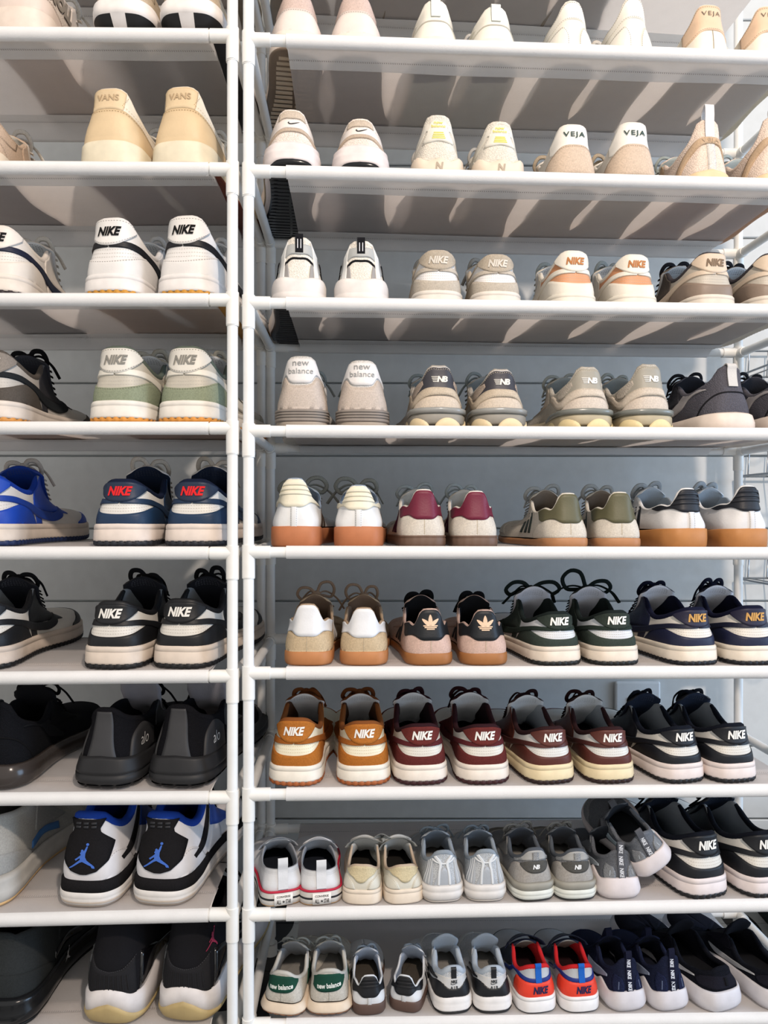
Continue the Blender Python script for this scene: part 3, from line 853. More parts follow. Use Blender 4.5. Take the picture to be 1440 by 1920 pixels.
        s.both('heel_rail', c['rail'], [(22, Z(30)), (21, Z(60)), (20, Z(80)), (16, 999)], [(30, Z(28)), (30, Z(58)), (28, Z(80)), (26, 999)], t=2.4, n=24)
        s.both('side_trim', dk, [(38, Z(70)), (60, Z(50)), (90, Z(34))], [(42, Z(73)), (64, Z(54)), (94, Z(37))], t=2.0, n=18)
        s.loop_tab(dk, z0=84, w=12, h=9, out=3, lean=3)
        for x in (-2.2, 2.2):
            s.band('tab_stripe', 'fabric:#d8d8dc', [(x, Z(84)), (x, Z(97))], 1.2, t=3.2)
        s.ring('midsole', m1, [(4, 0), (7, 4), (14, 6.2), (20, 6.6), (21, 5.4), (23, 5.6), ([(0, 36), (30, 38), (60, 33), (330, 24)], 5.8), ([(0, 41), (30, 44), (60, 36), (330, 26)], 4.4), ([(0, 43), (30, 46), (60, 38), (330, 27)], 1), ([(0, 43), (330, 27)], -1.5)])
        s.ring('outsole', o1, [(0, -4), (1.5, 0), (5, 2.5), (5.3, 0)])
        return _fin_run(s, c, seed)
    if st == '9060':
        tab = s.sym('heel_tab', c['tab'], [(0, Z(62)), (20, Z(60)), (38, Z(56)), (46, Z(60)), (50, Z(66))], [(0, 999), (14, 999), (26, 999), (36, 999), (50, Z(68))], t=2.0, n=36, m=8, stitch=sf)
        s.both('mesh_window', c['win'], [(24, Z(72)), (34, Z(62)), (50, Z(54)), (58, Z(56))], [(26, Z(78)), (38, Z(74)), (54, Z(66)), (60, Z(60))], t=2.6, n=20)
        s.symband('heel_band', c2, [(0, Z(61)), (16, Z(60)), (34, Z(52)), (48, Z(44)), (60, Z(46)), (72, Z(56)), (84, Z(62))], [12, 11, 12, 11, 12, 12, 11, 11, 12, 11, 12, 12], t=2.9, n=50, stitch=sf)
        s.sym('heel_counter', c3, [(0, 28), (30, 28), (56, 28)], [(0, Z(54)), (20, Z(52)), (38, Z(44)), (58, 30)], t=1.6, n=30)
        V, T = text_geo('NB', .05, .2, .8)
        s.flat('lettering', c['txtc'], V, T, 4, Z(79), 10, .95, 3.0, parent=tab)
        for q in range(4):
            s.band('badge_line', c['txtc'], [(-11 + q * .6, Z(82.6 - q * 2.5)), (-2, Z(82.6 - q * 2.5))], 1.0, t=2.9)
        s.ring('heel_clip', c['clip'], [([(0, 29), (80, 26), (130, 14), (330, 12)], [(0, 5), (90, 4), (150, 2), (330, 2)]), ([(0, 30), (80, 27), (130, 15), (330, 13)], [(0, 9.4), (90, 7), (150, 2), (330, 2)]), ([(0, 36), (80, 33), (130, 20), (330, 16)], [(0, 9.8), (90, 7), (150, 2), (330, 2)]), ([(0, 37.5), (80, 34), (130, 22), (330, 17)], [(0, 8), (90, 5), (150, 1), (330, 1)]), ([(0, 37), (80, 33), (130, 22), (330, 17)], -1)])
        s.ring('midsole', m1, [([(0, 12), (330, 5)], 4), ([(0, 15), (330, 8)], 6.5), ([(0, 26), (330, 15)], 6.5), ([(0, 30), (330, 20)], 4), (30, -1)])
        for a in (-40, -10, 0, 40, 75, -75):
            pass
        # bulging pods that show under the arches
        for i, a in enumerate((-78, -34, 10, 54, 96, -122)):
            n0 = 12; aa = np.linspace(a - 18, a + 18, n0); zz = 3 + 21 * np.sqrt(np.clip(1 - ((aa - a) / 19) ** 2, 0, 1))
            gx = []
            for f, of in ((0, 4), (.0, 6.2), (.5, 8.2), (.85, 7.6), (1, 4.2)):
                ii = np.interp(aa, AA, np.arange(NA)); lo = ii.astype(int); fr = (ii - lo)[:, None]
                O = s.o[lo] * (1 - fr) + s.o[np.minimum(lo + 1, NA - 1)] * fr; Nn = s.n[lo] * (1 - fr) + s.n[np.minimum(lo + 1, NA - 1)] * fr
                gx.append(np.c_[O + Nn * of, 1 + (zz - 1) * f])
            V = np.array(gx).reshape(-1, 3)
            s.add('sole_pod', V, grid_faces(5, n0), c['pod'])
        s.ring('outsole', o1, [(0, -1), (1, 3), (3, 4.5), (3.3, 2)])
        return _fin_run(s, c, seed)
    if st == 'loop_mesh':     # striped mesh heel, suede strap across, tall pull tab
        strap = s.symband('heel_strap', c2, [(0, Z(72)), (14, Z(70)), (30, Z(60)), (50, Z(42)), (66, 26)], 11, t=2.6, n=44)
        s.text('VEJA', c.get('txtc'), 0, Z(71.5), 7.5, 1.35, t=3.4, bold=.02, space=1.3, arc=-.012)
        s.band('heel_strip', c3, [(0, 30), (0, Z(68))], 13, t=1.2)
        s.loop_tab(c['tab'], z0=Z(76), w=15, h=28, out=1, lean=3, curl=9)
        s.ring('midsole', m1, [(5, -1), (8, 3), (9, 2.2), (15, 4), (16, 3.2), ([(0, 27), (40, 22), (80, 17), (330, 14)], 5), ([(0, 33), (30, 27), (80, 20), (330, 17)], 3), ([(0, 34), (30, 28), (80, 21), (330, 18)], 1.4), (22, -1)])
        s.ring('outsole', o1, [(0, -8), (1.5, -3), (5, 0), (6, 0)])
        return _fin_run(s, c, seed)
    if st == 'roshe':
        s.symband('heel_seam', c.get('seamc', 'fabric:#222224'), [(0, Z(62)), (20, Z(60)), (45, Z(44)), (62, 28)], 1.8, t=1.2)
        s.both('swoosh', c['sw'], [(36, Z(68)), (60, Z(64)), (100, Z(44)), (150, Z(30))], [(38, Z(69)), (62, Z(71)), (106, Z(58)), (150, Z(36))], t=1.2, n=26)
        s.loop_tab(c['tab'], z0=Z(70), w=15, h=8, out=2, lean=5, curl=6)
        s.ring('midsole', m1, [(0, 0), (1.5, 4), (8, 8.5), (18, 8.5), ([(0, 30), (60, 28), (330, 20)], 5), ([(0, 33), (60, 30), (330, 22)], 1), (24, -1.5)])
        s.ring('outsole', o1, [(-.0, -6), (.6, -1), (1.2, 1)])
        return _fin_run(s, c, seed)
    if st == 'silver':
        s.both('heel_rail', c['rail'], [(9, Z(34)), (7, Z(60)), (4, Z(78)), (14, Z(92))], [(13, Z(34)), (11, Z(60)), (9, Z(76)), (19, Z(90))], t=2.2, n=20)
        s.sym('heel_counter', c2, [(0, 28), (10, 28), (22, 28)], [(0, Z(70)), (6, Z(64)), (22, 32)], t=1.6, n=16)
        s.both('side_overlay', c2, [(24, 30), (22, Z(56)), (24, Z(80))], [(50, 30), (40, Z(60)), (32, Z(82))], t=1.5)
        for q in range(3):
            s.both('side_line', c['rail'], [(30 + q * 9, 34), (26 + q * 5, Z(62)), (22 + q * 5, Z(84))], [(32 + q * 9, 34), (28 + q * 5, Z(62)), (24 + q * 5, Z(84))], t=2.0, m=3, n=14)
        s.symband('heel_trim', c['rail'], [(0, Z(76)), (10, Z(78)), (24, Z(84))], 2.4, t=2.2)
        s.ring('midsole', m1, [(4, 0), (6, 4), (14, 7), (20, 6.4), (21.5, 4.8), (24, 6), (30, 5.4), ([(0, 35), (60, 33), (330, 24)], 2.2), (28, -1)])
        s.ring('outsole', o1, [(0, -2), (1.5, 2), (4, 4), (4.5, 1)])
        return _fin_run(s, c, seed)
    if st == '993':
        s.sym('heel_counter', c2, [(0, 28), (50, 26), (90, 26)], [(0, Z(62)), (18, Z(60)), (34, Z(68)), (60, Z(60)), (92, 30)], t=1.4, n=40)
        badge = s.sym('heel_badge', c['dk'], [(0, Z(54)), (14, Z(56)), (30, Z(66))], [(0, Z(76)), (14, Z(76)), (30, Z(70))], t=2.4, n=26)
        V, T = text_geo('NB', .05, .25, .8)
        s.flat('lettering', c['txtc'], V, T, 0, Z(66), 8, 1.0, 3.2, parent=badge)
        s.sym('heel_tab', c3, [(0, Z(78)), (14, Z(78)), (32, Z(74))], [(0, 999), (10, 999), (24, Z(92))], t=1.6, n=20)
        s.band('heel_strip', c['win'], [(0, Z(78)), (0, Z(94))], 12, t=2.2)
        s.both('mesh_window', c['win'], [(26, Z(78)), (36, Z(72)), (48, Z(68))], [(28, Z(86)), (40, Z(80)), (52, Z(72))], t=2.0, n=14)
        s.ring('midsole', m1, [(20, 1), (21, 5), (28, 7), (33, 6.4), ([(0, 37), (60, 34), (330, 24)], 2), (28, -1)])
        s.ring('heel_wedge', c['wedge'], [(3, 1), (5, 5.5), (12, 7.5), (13, 6.6), (14, 7.6), (18, 7.2), ([(0, 22), (330, 18)], 4)])
        s.ring('outsole', o1, [(0, -1), (1, 3.5), (3.2, 5.5), (3.5, 2)])
        return _fin_run(s, c, seed)
    if st == '327':
        tab = s.patch('heel_badge', c['tab'], [(-35, Z(60)), (-20, Z(53)), (0, Z(52)), (24, Z(58)), (35, Z(72))], [(-35, Z(82)), (-22, Z(88)), (0, Z(91)), (22, Z(89)), (35, Z(84))], t=2.0, n=30, m=8)
        s.text('new balance', c['txtc'], 0, Z(66), 9.5, .80, t=3.0, bold=.03, parent=tab, rot=.07)
        s.both('side_emblem', c['tab'], [(95, 34), (110, 58), (130, 66)], [(135, 30), (140, 48), (150, 60)], t=1.4)
        s.band('seam', 'fabric:#9a978f', [(0, 30), (0, Z(54))], .8, t=.5)
        s.ring('midsole', m1, [(8, -2), (9, 4), (11, 9.6), (14, 10), (18, 8), (24, 4.4), ([(0, 28), (330, 20)], 1.4), (24, -1.5)])
        s.ring('outsole', o1, [(0, -8), (2, -1), (6, 6), (9, 9.2), (10, 9.6), (10.6, 6)], groove=(12, 1.6))
        return _fin_run(s, c, seed)
    if st == 'airmax':
        s.sym('mudguard', c['dk'], [(0, 30), (60, 28), (160, 22)], [(0, Z(54)), (10, Z(55)), (22, Z(64)), (40, Z(64)), (70, Z(52)), (160, 30)], t=1.6, n=50)
        s.sym('heel_counter', c2, [(0, Z(52)), (10, Z(53)), (22, Z(62)), (44, Z(62)), (60, Z(56))], [(0, Z(80)), (14, Z(80)), (34, Z(78)), (60, Z(66)), (62, Z(60))], t=1.2, n=44, stitch=sf)
        s.art('swoosh', [SWOOSH], dk, 0, Z(66), 9, t=2.4, xs=1.7)
        s.text('NIKE', dk, 0, Z(71), 5.5, .8, t=2.6, bold=.04, shear=.2); s.text('AIR', dk, 0, Z(57.5), 5.5, 1.0, t=2.4, bold=.03, space=1.6)
        s.loop_tab(dk, z0=Z(78), w=11, h=6, out=2, lean=3)
        s.both('swoosh', dk, [(40, Z(66)), (90, Z(52)), (150, 40)], [(40, Z(70)), (96, Z(62)), (150, 44)], t=1.9)
        s.ring('midsole', m1, [(4, 1), (6, 4), (10, 6), (11, 5), (17, 6.4), (18, 5.4), (24, 6), ([(0, 33), (60, 30), (330, 22)], 3.6), ([(0, 35), (60, 31), (330, 23)], 1.4), (26, -1)])
        s.ring('outsole', o1, [(0, 0), (1, 3.6), (4, 5.4), (4.3, 2)])
        return _fin_run(s, c, seed)
    if st == 'alo':
        sp = s.symband('heel_spine', c2, [(0, 0)], 10) if False else None
        s.patch('heel_spine', c2, [(-22, 30), (-15, Z(55)), (-11, Z(85)), (-9, 999)], [(22, 30), (15, Z(55)), (11, Z(85)), (9, 999)], t=2.0, n=24, m=8)
        s.both('side_panel', c3, [(34, 34), (40, Z(66)), (54, Z(74)), (90, Z(60))], [(60, 34), (66, 34), (84, 34), (100, 36)], t=1.8, n=24)
        s.text('alo', 'fabric:#d0d0d0', 62, Z(54), 15, .8, t=2.6, bold=-.01)
        s.ring('midsole', m1, [(4, -2), (6, 5), (10, 9), (18, 9), (19, 6), (21, 8.5), (24, 8), ([(0, 38), (60, 34), (330, 24)], 4.5), ([(0, 43), (60, 38), (330, 26)], 2.5), (30, -1)])
        s.ring('outsole', o1, [(0, -9), (1, -2), (2, 3), (5, 6.5), (6, 7)], groove=(18, 2.4))
        return _fin_run(s, c, seed)
    if st == 'slip':        # sock-like child's runner with lettered straps
        s.both('side_overlay', c2, [(13, 36), (12, Z(56)), (15, Z(66))], [(34, 38), (36, Z(54)), (30, Z(70))], t=1.8, n=18)
        s.both('side_line', c3, [(22, 44), (20, Z(58))], [(24, 44), (22, Z(58))], t=2.4, m=3, n=10)
        s.band('heel_strip', dk, [(0, 42), (0, Z(80))], 14, t=2.0)
        s.loop_tab(dk, z0=40, w=13, h=22, out=4, lean=2, text='NIKE', tspec=c['txtc'])
        s.both('swoosh', c.get('sw', c3), [(a, Z(z)) for a, z in SW_A], [(a, Z(z)) for a, z in SW_B], t=1.2)
        s.ring('midsole', m1, [(0, -4), (2, 2), (8, 7), (14, 9), (22, 7.4), ([(0, 40), (26, 38), (44, 34), (80, 42), (110, 30), (330, 20)], 4.4), ([(0, 43), (26, 41), (44, 37), (80, 46), (110, 32), (330, 22)], 1.2), (30, -1)])
        s.ring('outsole', o1, [(-.0, -8), (.8, -3), (1.8, 1)])
        # front strap loop standing above the instep
        P = resample(np.array([(0, 128, 72), (0, 112, 86), (0, 100, 108), (0, 92, 118), (0, 88, 104), (0, 100, 84)]), 24)
        V, Fc = self_strap(P, 14, 1.8)
        s.add('front_strap', V, Fc, dk, smooth=False)
        c = dict(c); c['nolace'] = 1
        return _fin_run(s, c, seed)
    if st == 'blackkid':
        s.sym('heel_tab', c2, [(0, 36), (30, 36), (48, 36)], [(0, Z(78)), (20, Z(78)), (42, Z(64)), (52, 40)], t=1.2, n=30)
        s.band('pull_strip', c3, [(0, Z(52)), (0, Z(74))], 5, t=3)
        s.both('swoosh', c['sw'], [(a, Z(z)) for a, z in SW_A], [(a, Z(z)) for a, z in SW_B], t=1.4)
        s.ring('midsole', m1, [(0, -3), (1.5, 3), (8, 7), (16, 7.4), ([(0, 30), (60, 30), (330, 22)], 4), ([(0, 34), (60, 33), (330, 24)], 1), (28, -1)])
        s.ring('outsole', o1, [(-.0, -8), (.8, -3), (1.8, 1)])
        c = dict(c); c['nolace'] = 1
        return _fin_run(s, c, seed)
    if st == 'glossy':
        s.ring('midsole', m1, [(4, 0), (6, 4), (12, 7), (20, 8), (24, 5), (30, 6.5), ([(0, 40), (60, 37), (330, 26)], 3), (30, -1)])
        s.ring('outsole', o1, [(0, -3), (1.5, 2), (5, 4), (6, 3)])
        s.sym('heel_counter', c2, [(0, 30), (60, 28), (110, 26)], [(0, Z(60)), (40, Z(56)), (80, Z(44)), (112, 30)], t=1.3, n=36)
        if c.get('emb'):
            s.art('jumping_emblem', JUMP, c['emb'], 125, 30, 20, t=6.0)
        for sg in (1, -1): s.band('side_band', c3, [(sg * 96, 44), (sg * 130, 48), (sg * 170, 40)], 9, t=1.8)
        return _fin_run(s, c, seed)
SW_A = [(52, 55), (80, 46), (110, 38), (150, 36), (176, 52)]
SW_B = [(52, 59), (80, 58), (110, 54), (140, 52), (176, 55)]

def _fin_run(s, c, seed):
    s.both('eyestay', c.get('eye_c', c.get('c2', c['up'])), [(104, 58), (118, 54), (150, 50), (208, 44)], [(104, 999), (118, 999), (150, 999), (210, 999)], t=1.3, n=24)
    toe_panels(s, c.get('toe', c.get('c2', c['up'])), 24)
    s.tongue(c.get('ton', c['up']), c.get('tlin', c.get('lin', 'fabric:#bfbab2')), top=c.get('ttop', 104), text=None)
    if not c.get('nolace'):
        s.laces(c.get('lace', 'lace:#c9c6c0'), 6, seed=seed, loop_len=c.get('ll', 36), w=c.get('lw', 5.5), height=c.get('lh', .5))
    return s

def flight(c, sc=1.0, side=1, H=118, seed=0):
    """tall basketball shoe with a black moulded heel panel and emblem"""
    zt = [(0, H), (14, H - 1), (22, H - 3), (32, H - 12), (50, H - 22), (80, H - 20), (104, H + 2), (122, H + 8), (135, H + 4), (175, 76), (210, 56), (330, 50)]
    k = (H - 33) / 85.0; Zf = lambda z: z if z > 900 or z < 33 else 33 + (z - 33) * k
    zt = [(a, z if z >= H - 3.1 else 33 + (z - 33) * 1) for a, z in zt]
    s = Shoe('basketball_shoe', c, zt, [(0, 33), (60, 32), (120, 26), (330, 24)], sc, side, bulge=5)
    s.upper(c['up'], c['lin'], 'fabric:#101114', c['lin'], 11)
    s.sym('heel_base', c['up'], [(0, Zf(26)), (50, Zf(26)), (90, Zf(26))], [(0, Zf(54)), (20, Zf(56)), (36, Zf(68)), (60, Zf(60)), (92, Zf(34))], t=1.5, n=36, stitch='fabric:#8e8e92')
    hp = s.patch('heel_panel', c['blk'], [(-4, Zf(44)), (-16, Zf(48)), (-28, Zf(60)), (-35, Zf(80)), (-17, Zf(97)), (-16, Zf(102)), (-22, Zf(113)), (-23, Zf(999))], [(4, Zf(44)), (16, Zf(48)), (28, Zf(60)), (35, Zf(80)), (17, Zf(97)), (16, Zf(102)), (22, Zf(113)), (23, Zf(999))], t=3.2, n=60, m=10, smooth=False)
    s.art('jumping_emblem', JUMP, c['emb'], -1, Zf(68), 31 * min(1, k * 1.15), t=4.2, parent=hp, xs=1.12)
    for z in (104, 109):
        for a in (-9, 0, 9):
            s.patch('heel_lug', c['blk2'], [(a - 2.8, Zf(z) - 1.2), (a + 2.8, Zf(z) - 1.2)], [(a - 2.8, Zf(z) + 1.6), (a + 2.8, Zf(z) + 1.6)], t=4.6, n=4, m=3, parent=hp, smooth=False)
    s.both('side_wing', c['blk'], [(46, Zf(56)), (66, Zf(62)), (86, Zf(84)), (96, Zf(104))], [(52, Zf(50)), (84, Zf(56)), (100, Zf(80)), (106, Zf(104))], t=2.0, n=26)
    s.both('side_mesh', c['mesh'], [(72, Zf(60)), (88, Zf(80)), (98, Zf(98))], [(90, Zf(56)), (104, Zf(72)), (112, Zf(92))], t=1.0, n=20)
    s.both('side_overlay', c['up'], [(98, Zf(34)), (112, Zf(60)), (120, Zf(100))], [(150, Zf(34)), (150, Zf(54)), (132, Zf(104))], t=1.8, n=20)
    s.both('eyestay', c['wing'], [(110, Zf(70)), (150, Zf(56)), (205, Zf(44))], [(116, Zf(999)), (150, Zf(999)), (208, Zf(999))], t=2.2, n=24)
    toe_panels(s, c['blk'], 26)
    s.tongue('fabric:#16181c', c['lin'], top=H + 12, y_top=110, text=None, th=9)
    s.laces('lace:#0f1114', 6, seed=seed, loop_len=34)
    s.ring('midsole_band', c['blk'], [([(0, 20), (60, 19), (110, 24), (330, 18)], 3), ([(0, 21), (60, 20), (110, 25), (330, 19)], 5.4), ([(0, 31), (60, 31), (110, 33), (330, 22)], 4.6), ([(0, 35), (60, 35), (110, 37), (330, 25)], 1.8), (30, -1)])
    s.ring('midsole', c['mid'], [(4, 0), (5, 4.8), (12, 6.4), (13, 5.8), (14, 6.4), ([(0, 21), (60, 20), (110, 25), (330, 19)], 5.6), ([(0, 21), (330, 19)], 2)])
    s.ring('outsole', c['out'], [(0, -3), (1, 1.5), (7, 5.4), ([(0, 9), (40, 10), (330, 8)], 6.3), ([(0, 9.5), (40, 10.5), (330, 8.5)], 4)])
    return s

def patent(c, sc=1.0, side=1, H=125, seed=0):
    """tall black shoe with a patent mudguard, white wedge and translucent sole"""
    zt = [(0, H), (14, H), (26, H - 2), (50, H - 8), (80, H - 8), (104, H), (122, H + 4), (135, H), (175, H - 46), (210, 56), (330, 50)]
    zm = [(0, 47), (16, 44), (30, 39), (50, 41), (90, 50), (150, 42), (330, 30)]
    s = Shoe('basketball_shoe', c, zt, [(a, z - 1.5) for a, z in zm], sc, side, bulge=4)
    s.upper(c['up'], 'fabric:#121214', 'fabric:#0c0c0e', 'fabric:#131315', 10)
    s.sym('heel_counter', c['c2'], [(0, 38), (26, 36), (34, 36)], [(0, 68), (14, 70), (30, 82)], t=1.5, n=24)
    s.stitches('fabric:#4c4c50', [[(-32, 84), (-16, 71), (0, 67.5), (16, 71), (32, 84)]], 1.8, step=2.4, dash=2.2)
    for a in range(-24, 25, 6):
        s.band('heel_rib', c['c2'], [(a, 46), (a * .9, 64)], 1.4, t=2.4)
    s.both('patent_guard', c['pat'], [(38, 40), (80, 46), (150, 38), (330, 28)], [(38, 84), (60, 80), (110, 62), (160, 52), (250, 42), (330, 42)], t=1.8, n=44)
    if c.get('emb'):
        s.art('jumping_emblem', JUMP, c['emb'], 34, 98, 26, t=2.0, xs=.8)
    s.both('eyestay', c['pat'], [(110, 80), (150, 60), (205, 46)], [(116, 999), (150, 999), (208, 999)], t=1.6, n=24)
    s.tongue(c['up'], 'fabric:#121214', top=H + 8, text=None, th=8)
    s.laces('lace:#101012', 6, seed=seed, loop_len=30)
    s.ring('midsole', c['mid'], [([(0, 24), (14, 20), (36, 13), (330, 8)], 2), ([(0, 25), (14, 21), (36, 14), (330, 9)], 6.0), ([(a, z - 7) for a, z in zm], 5.4), ([(a, z - 1) for a, z in zm], 2.4), (zm, .8), ([(a, z - 2) for a, z in zm], -1.5)])
    s.ring('outsole', c['out'], [(0, -8), (1.5, -1), (6, 4.5), ([(0, 24), (12, 20), (32, 11), (60, 10), (330, 7)], 7.2), ([(0, 30), (12, 26), (32, 15), (60, 13), (330, 9.5)], 6.6), ([(0, 30), (12, 26), (32, 15), (60, 13), (330, 9)], 3)])
    return s

def canvas_shoe(c, sc=.6, side=1, H=80, seed=0):
    """toddler's white shoe with red piping, heel licence plate and a pull tab"""
    s = Shoe('toddler_sneaker', c, [(0, H - 8), (20, H - 8), (50, H - 11), (85, H - 10), (118, H + 4), (135, H + 6), (175, H - 6), (210, 66), (330, 60)], [(0, 30), (330, 26)], sc, side, bulge=4, wide=1.14)
    s.upper(c['up'], 'fabric:#8f9298', 'fabric:#1c2029', None, lin_th=3)
    s.stitches('fabric:#a9adb3', [[(-100, H - 17), (-50, H - 16), (0, H - 13), (50, H - 16), (100, H - 17)], [(-100, H - 20), (-50, H - 19), (0, H - 16), (50, H - 19), (100, H - 20)]], .2)
    s.loop_tab(c['up'], z0=34, w=21, h=26, out=10, lean=-2, curl=2)
    s.tongue(c['up'], 'fabric:#9c9fa4', top=104, w=34, text=None, y_top=108)
    strap = []
    for a in (130, 160):
        L = s.ev([-a], [999], 1)[0]; R = s.ev([a], [999], 1)[0]; xs = np.linspace(0, 1, 14)[:, None]
        P = (L + [-9, 0, -7]) * (1 - xs) + (R + [9, 0, -7]) * xs; P[:, 2] += 22 * np.sin(xs[:, 0] * math.pi) ** .6
        V, Fc = sweep_geo(P, 25, 2.4, 6, up=(0, .4, 1)); s.add('strap', V, Fc, 'fabric:#9a9da2')
    s.ring('rubber_foxing', c['mid'], [(2, 2), (3, 5), (12, 5.6), (22, 5), (27, 4.6), (30, 3.6), (30.2, -1)])
    s.ring('piping', 'rubber:#b8203c', [(27.2, 4.0), (28, 5.6), (31.4, 5.6), (32.2, 3.6), (31, 1)], cap_bottom=False)
    s.ring('foxing_stripe', 'rubber:#1c1c20', [(12.5, 5.0), (13, 6.1), (16.5, 6.1), (17, 5)], cap_bottom=False)
    s.ring('outsole', 'rubber:#a8845a', [(0, 1), (.5, 4), (3, 5), (3.2, 3)])
    # licence plate on the heel
    idx = np.linspace(-17, 17, 9)
    ii = np.interp(idx, AA, np.arange(NA)); lo = ii.astype(int); fr = (ii - lo)[:, None]
    O = s.o[lo] * (1 - fr) + s.o[lo + 1] * fr
    def pl(z, of): return np.c_[O[:, 0], O[:, 1] - of, np.full(9, z)]
    V = np.array([pl(3, 4.5), pl(3, 7.4), pl(25, 7.4), pl(25, 4.5)]).reshape(-1, 3)
    plate = s.add('heel_plate', V, grid_faces(4, 9), 'rubber:#e6e2dc')
    for txt, z, h, xs in (('CONVERSE', 20.5, 4.6, .95), ('ALL', 10, 9, .45), ('STAR', 10, 9, .4)):
        V, T = text_geo(txt, .02)
        x = V[:, 0] * h * xs + {'ALL': -10, 'STAR': 10}.get(txt, 0)
        y = np.interp(x, O[:, 0], O[:, 1]) - 7.7
        s.add('lettering', np.c_[x, y, z + V[:, 1] * h], T, 'rubber:#1f1f22', parent=plate, smooth=False)
    star = [(math.sin(i * math.pi / 5) * (3.4 if i % 2 == 0 else 1.4), 10 + math.cos(i * math.pi / 5) * (3.4 if i % 2 == 0 else 1.4)) for i in range(10)]
    V, T = poly_geo([star]); s.add('star', np.c_[V[:, 0], np.full(10, O[4, 1] - 7.8), V[:, 1]], T, 'rubber:#1f1f22', parent=plate, smooth=False)
    return s

def strap_shoe(c, sc=.65, side=1, H=84, seed=0):
    """toddler's cream court shoe with hook-and-loop straps and a suede heel patch"""
    s = Shoe('toddler_sneaker', c, ZT(H, 22, 66, 90, 60), [(0, 27), (330, 22)], sc, side, bulge=4, wide=1.02)
    s.upper(c['up'], 'fabric:#b9bab8', 'fabric:#23211f', 'leather:#b7a48f', 7)
    k = (H - 27) / 57.0; Zs = lambda z: 27 + (z - 27) * k
    s.sym('heel_tab', 'suede:#cdbf9c', [(0, Zs(46)), (8, Zs(49)), (14, Zs(56)), (28, Zs(62)), (42, Zs(70))], [(0, 999), (14, 999), (30, 999), (46, 999)], t=2.2, n=36, m=8)
    s.both('side_panel', c['up'], [(12, 30), (18, Zs(48)), (36, Zs(56)), (60, Zs(50))], [(40, 30), (50, 30), (66, 30), (80, 32)], t=1.2, n=20, stitch='fabric:#a59d8e')
    s.tongue('fabric:#aaa', 'fabric:#c7c8c6', top=104, w=33, text=None, y_top=108) if False else s.tongue('fabric:#aaaaa8', 'fabric:#c7c8c6', top=104, w=33, text=None, y_top=108)
    rnd = random.Random(seed)
    for i, a in enumerate((124, 152)):
        L = s.ev([-a], [999], 1)[0]; R = s.ev([a], [999], 1)[0]; xs = np.linspace(0, 1, 16)[:, None]
        P = (L + [-8, 0, -8]) * (1 - xs) + (R + [8, 0, -8]) * xs; P[:, 2] += 22 * np.sin(xs[:, 0] * math.pi) ** .6
        if i == 0 and c.get('curl'):
            e = P[-1]; ang = np.linspace(0, 4.6, 14)
            lift = np.c_[e[0] + 9 * np.sin(ang), np.full(14, e[1]), e[2] + 22 - 9 * np.cos(ang)]
            P = np.vstack([P[:-4], lift])
        V, Fc = sweep_geo(P, 24, 2.6, 6, up=(0, .4, 1)); s.add('strap', V, Fc, 'fabric:#8f918f')
    s.cupsole(c['mid'], c['mid'], (28, 23), 2, 4.5, flare=.3)
    return s

def mid_strap(c, sc=.72, side=1, H=90, seed=0):
    """child's red and blue court shoe"""
    s = Shoe('toddler_sneaker', c, ZT(H, 24, 68, 92, 60), [(0, 30), (330, 24)], sc, side, bulge=4, wide=1.06)
    k = (H - 30) / 60.0; Zs = lambda z: 30 + (z - 30) * k
    s.upper('leather:#b7bcc2', 'fabric:#c3272b', 'fabric:#2a1518', 'fabric:#c3272b', 9)
    cn = s.sym('heel_counter', 'leather:#e2412c', [(0, 24), (50, 24), (76, 24)], [(0, Zs(60)), (30, Zs(61)), (60, Zs(58)), (78, 30)], t=1.4, n=36)
    s.symband('heel_band', 'leather:#1b2e78', [(0, Zs(64)), (30, Zs(65)), (70, Zs(66)), (110, 50), (150, 40)], 7, t=2.0, n=44)
    s.text('NIKE', 'leather:#161b46', 3, Zs(46), 14, .78, t=2.2, bold=.05, shear=.25, parent=cn)
    s.loop_tab('fabric:#2160b8', z0=Zs(60), w=13, h=9, out=3, lean=2, curl=4)
    s.both('eyestay', 'leather:#1a2036', [(92, 62), (118, 54), (150, 46), (208, 40)], [(96, 999), (118, 999), (150, 999), (210, 999)], t=1.5, n=24)
    toe_panels(s, 'leather:#1a2036')
    s.tongue('leather:#161b30', 'fabric:#b6b3a8', top=100, w=32, text=None)
    for i, a in enumerate((128, 158)):
        L = s.ev([-a], [999], 1)[0]; R = s.ev([a], [999], 1)[0]; xs = np.linspace(0, 1, 16)[:, None]
        P = (L + [-12, 0, -8]) * (1 - xs) + (R + [12, 0, -8]) * xs; P[:, 2] += 24 * np.sin(xs[:, 0] * math.pi) ** .6
        V, Fc = sweep_geo(P, 22, 2.6, 6, up=(0, .4, 1)); s.add('strap', V, Fc, 'leather:#141a33')
    s.cupsole('rubber:#e6e4e4', 'rubber:#15171f', (31, 25), 2.5, 4.5, flare=.3)
    return s
# ---------------------------------------------------------------- the setting
def px(x, y, d):
    return np.array([(x - 720) / F * d, d, ZC - (y - 960) / F * d])

WALL_Y = 1.50
WHITE_W = 'wall:#c9cbca'
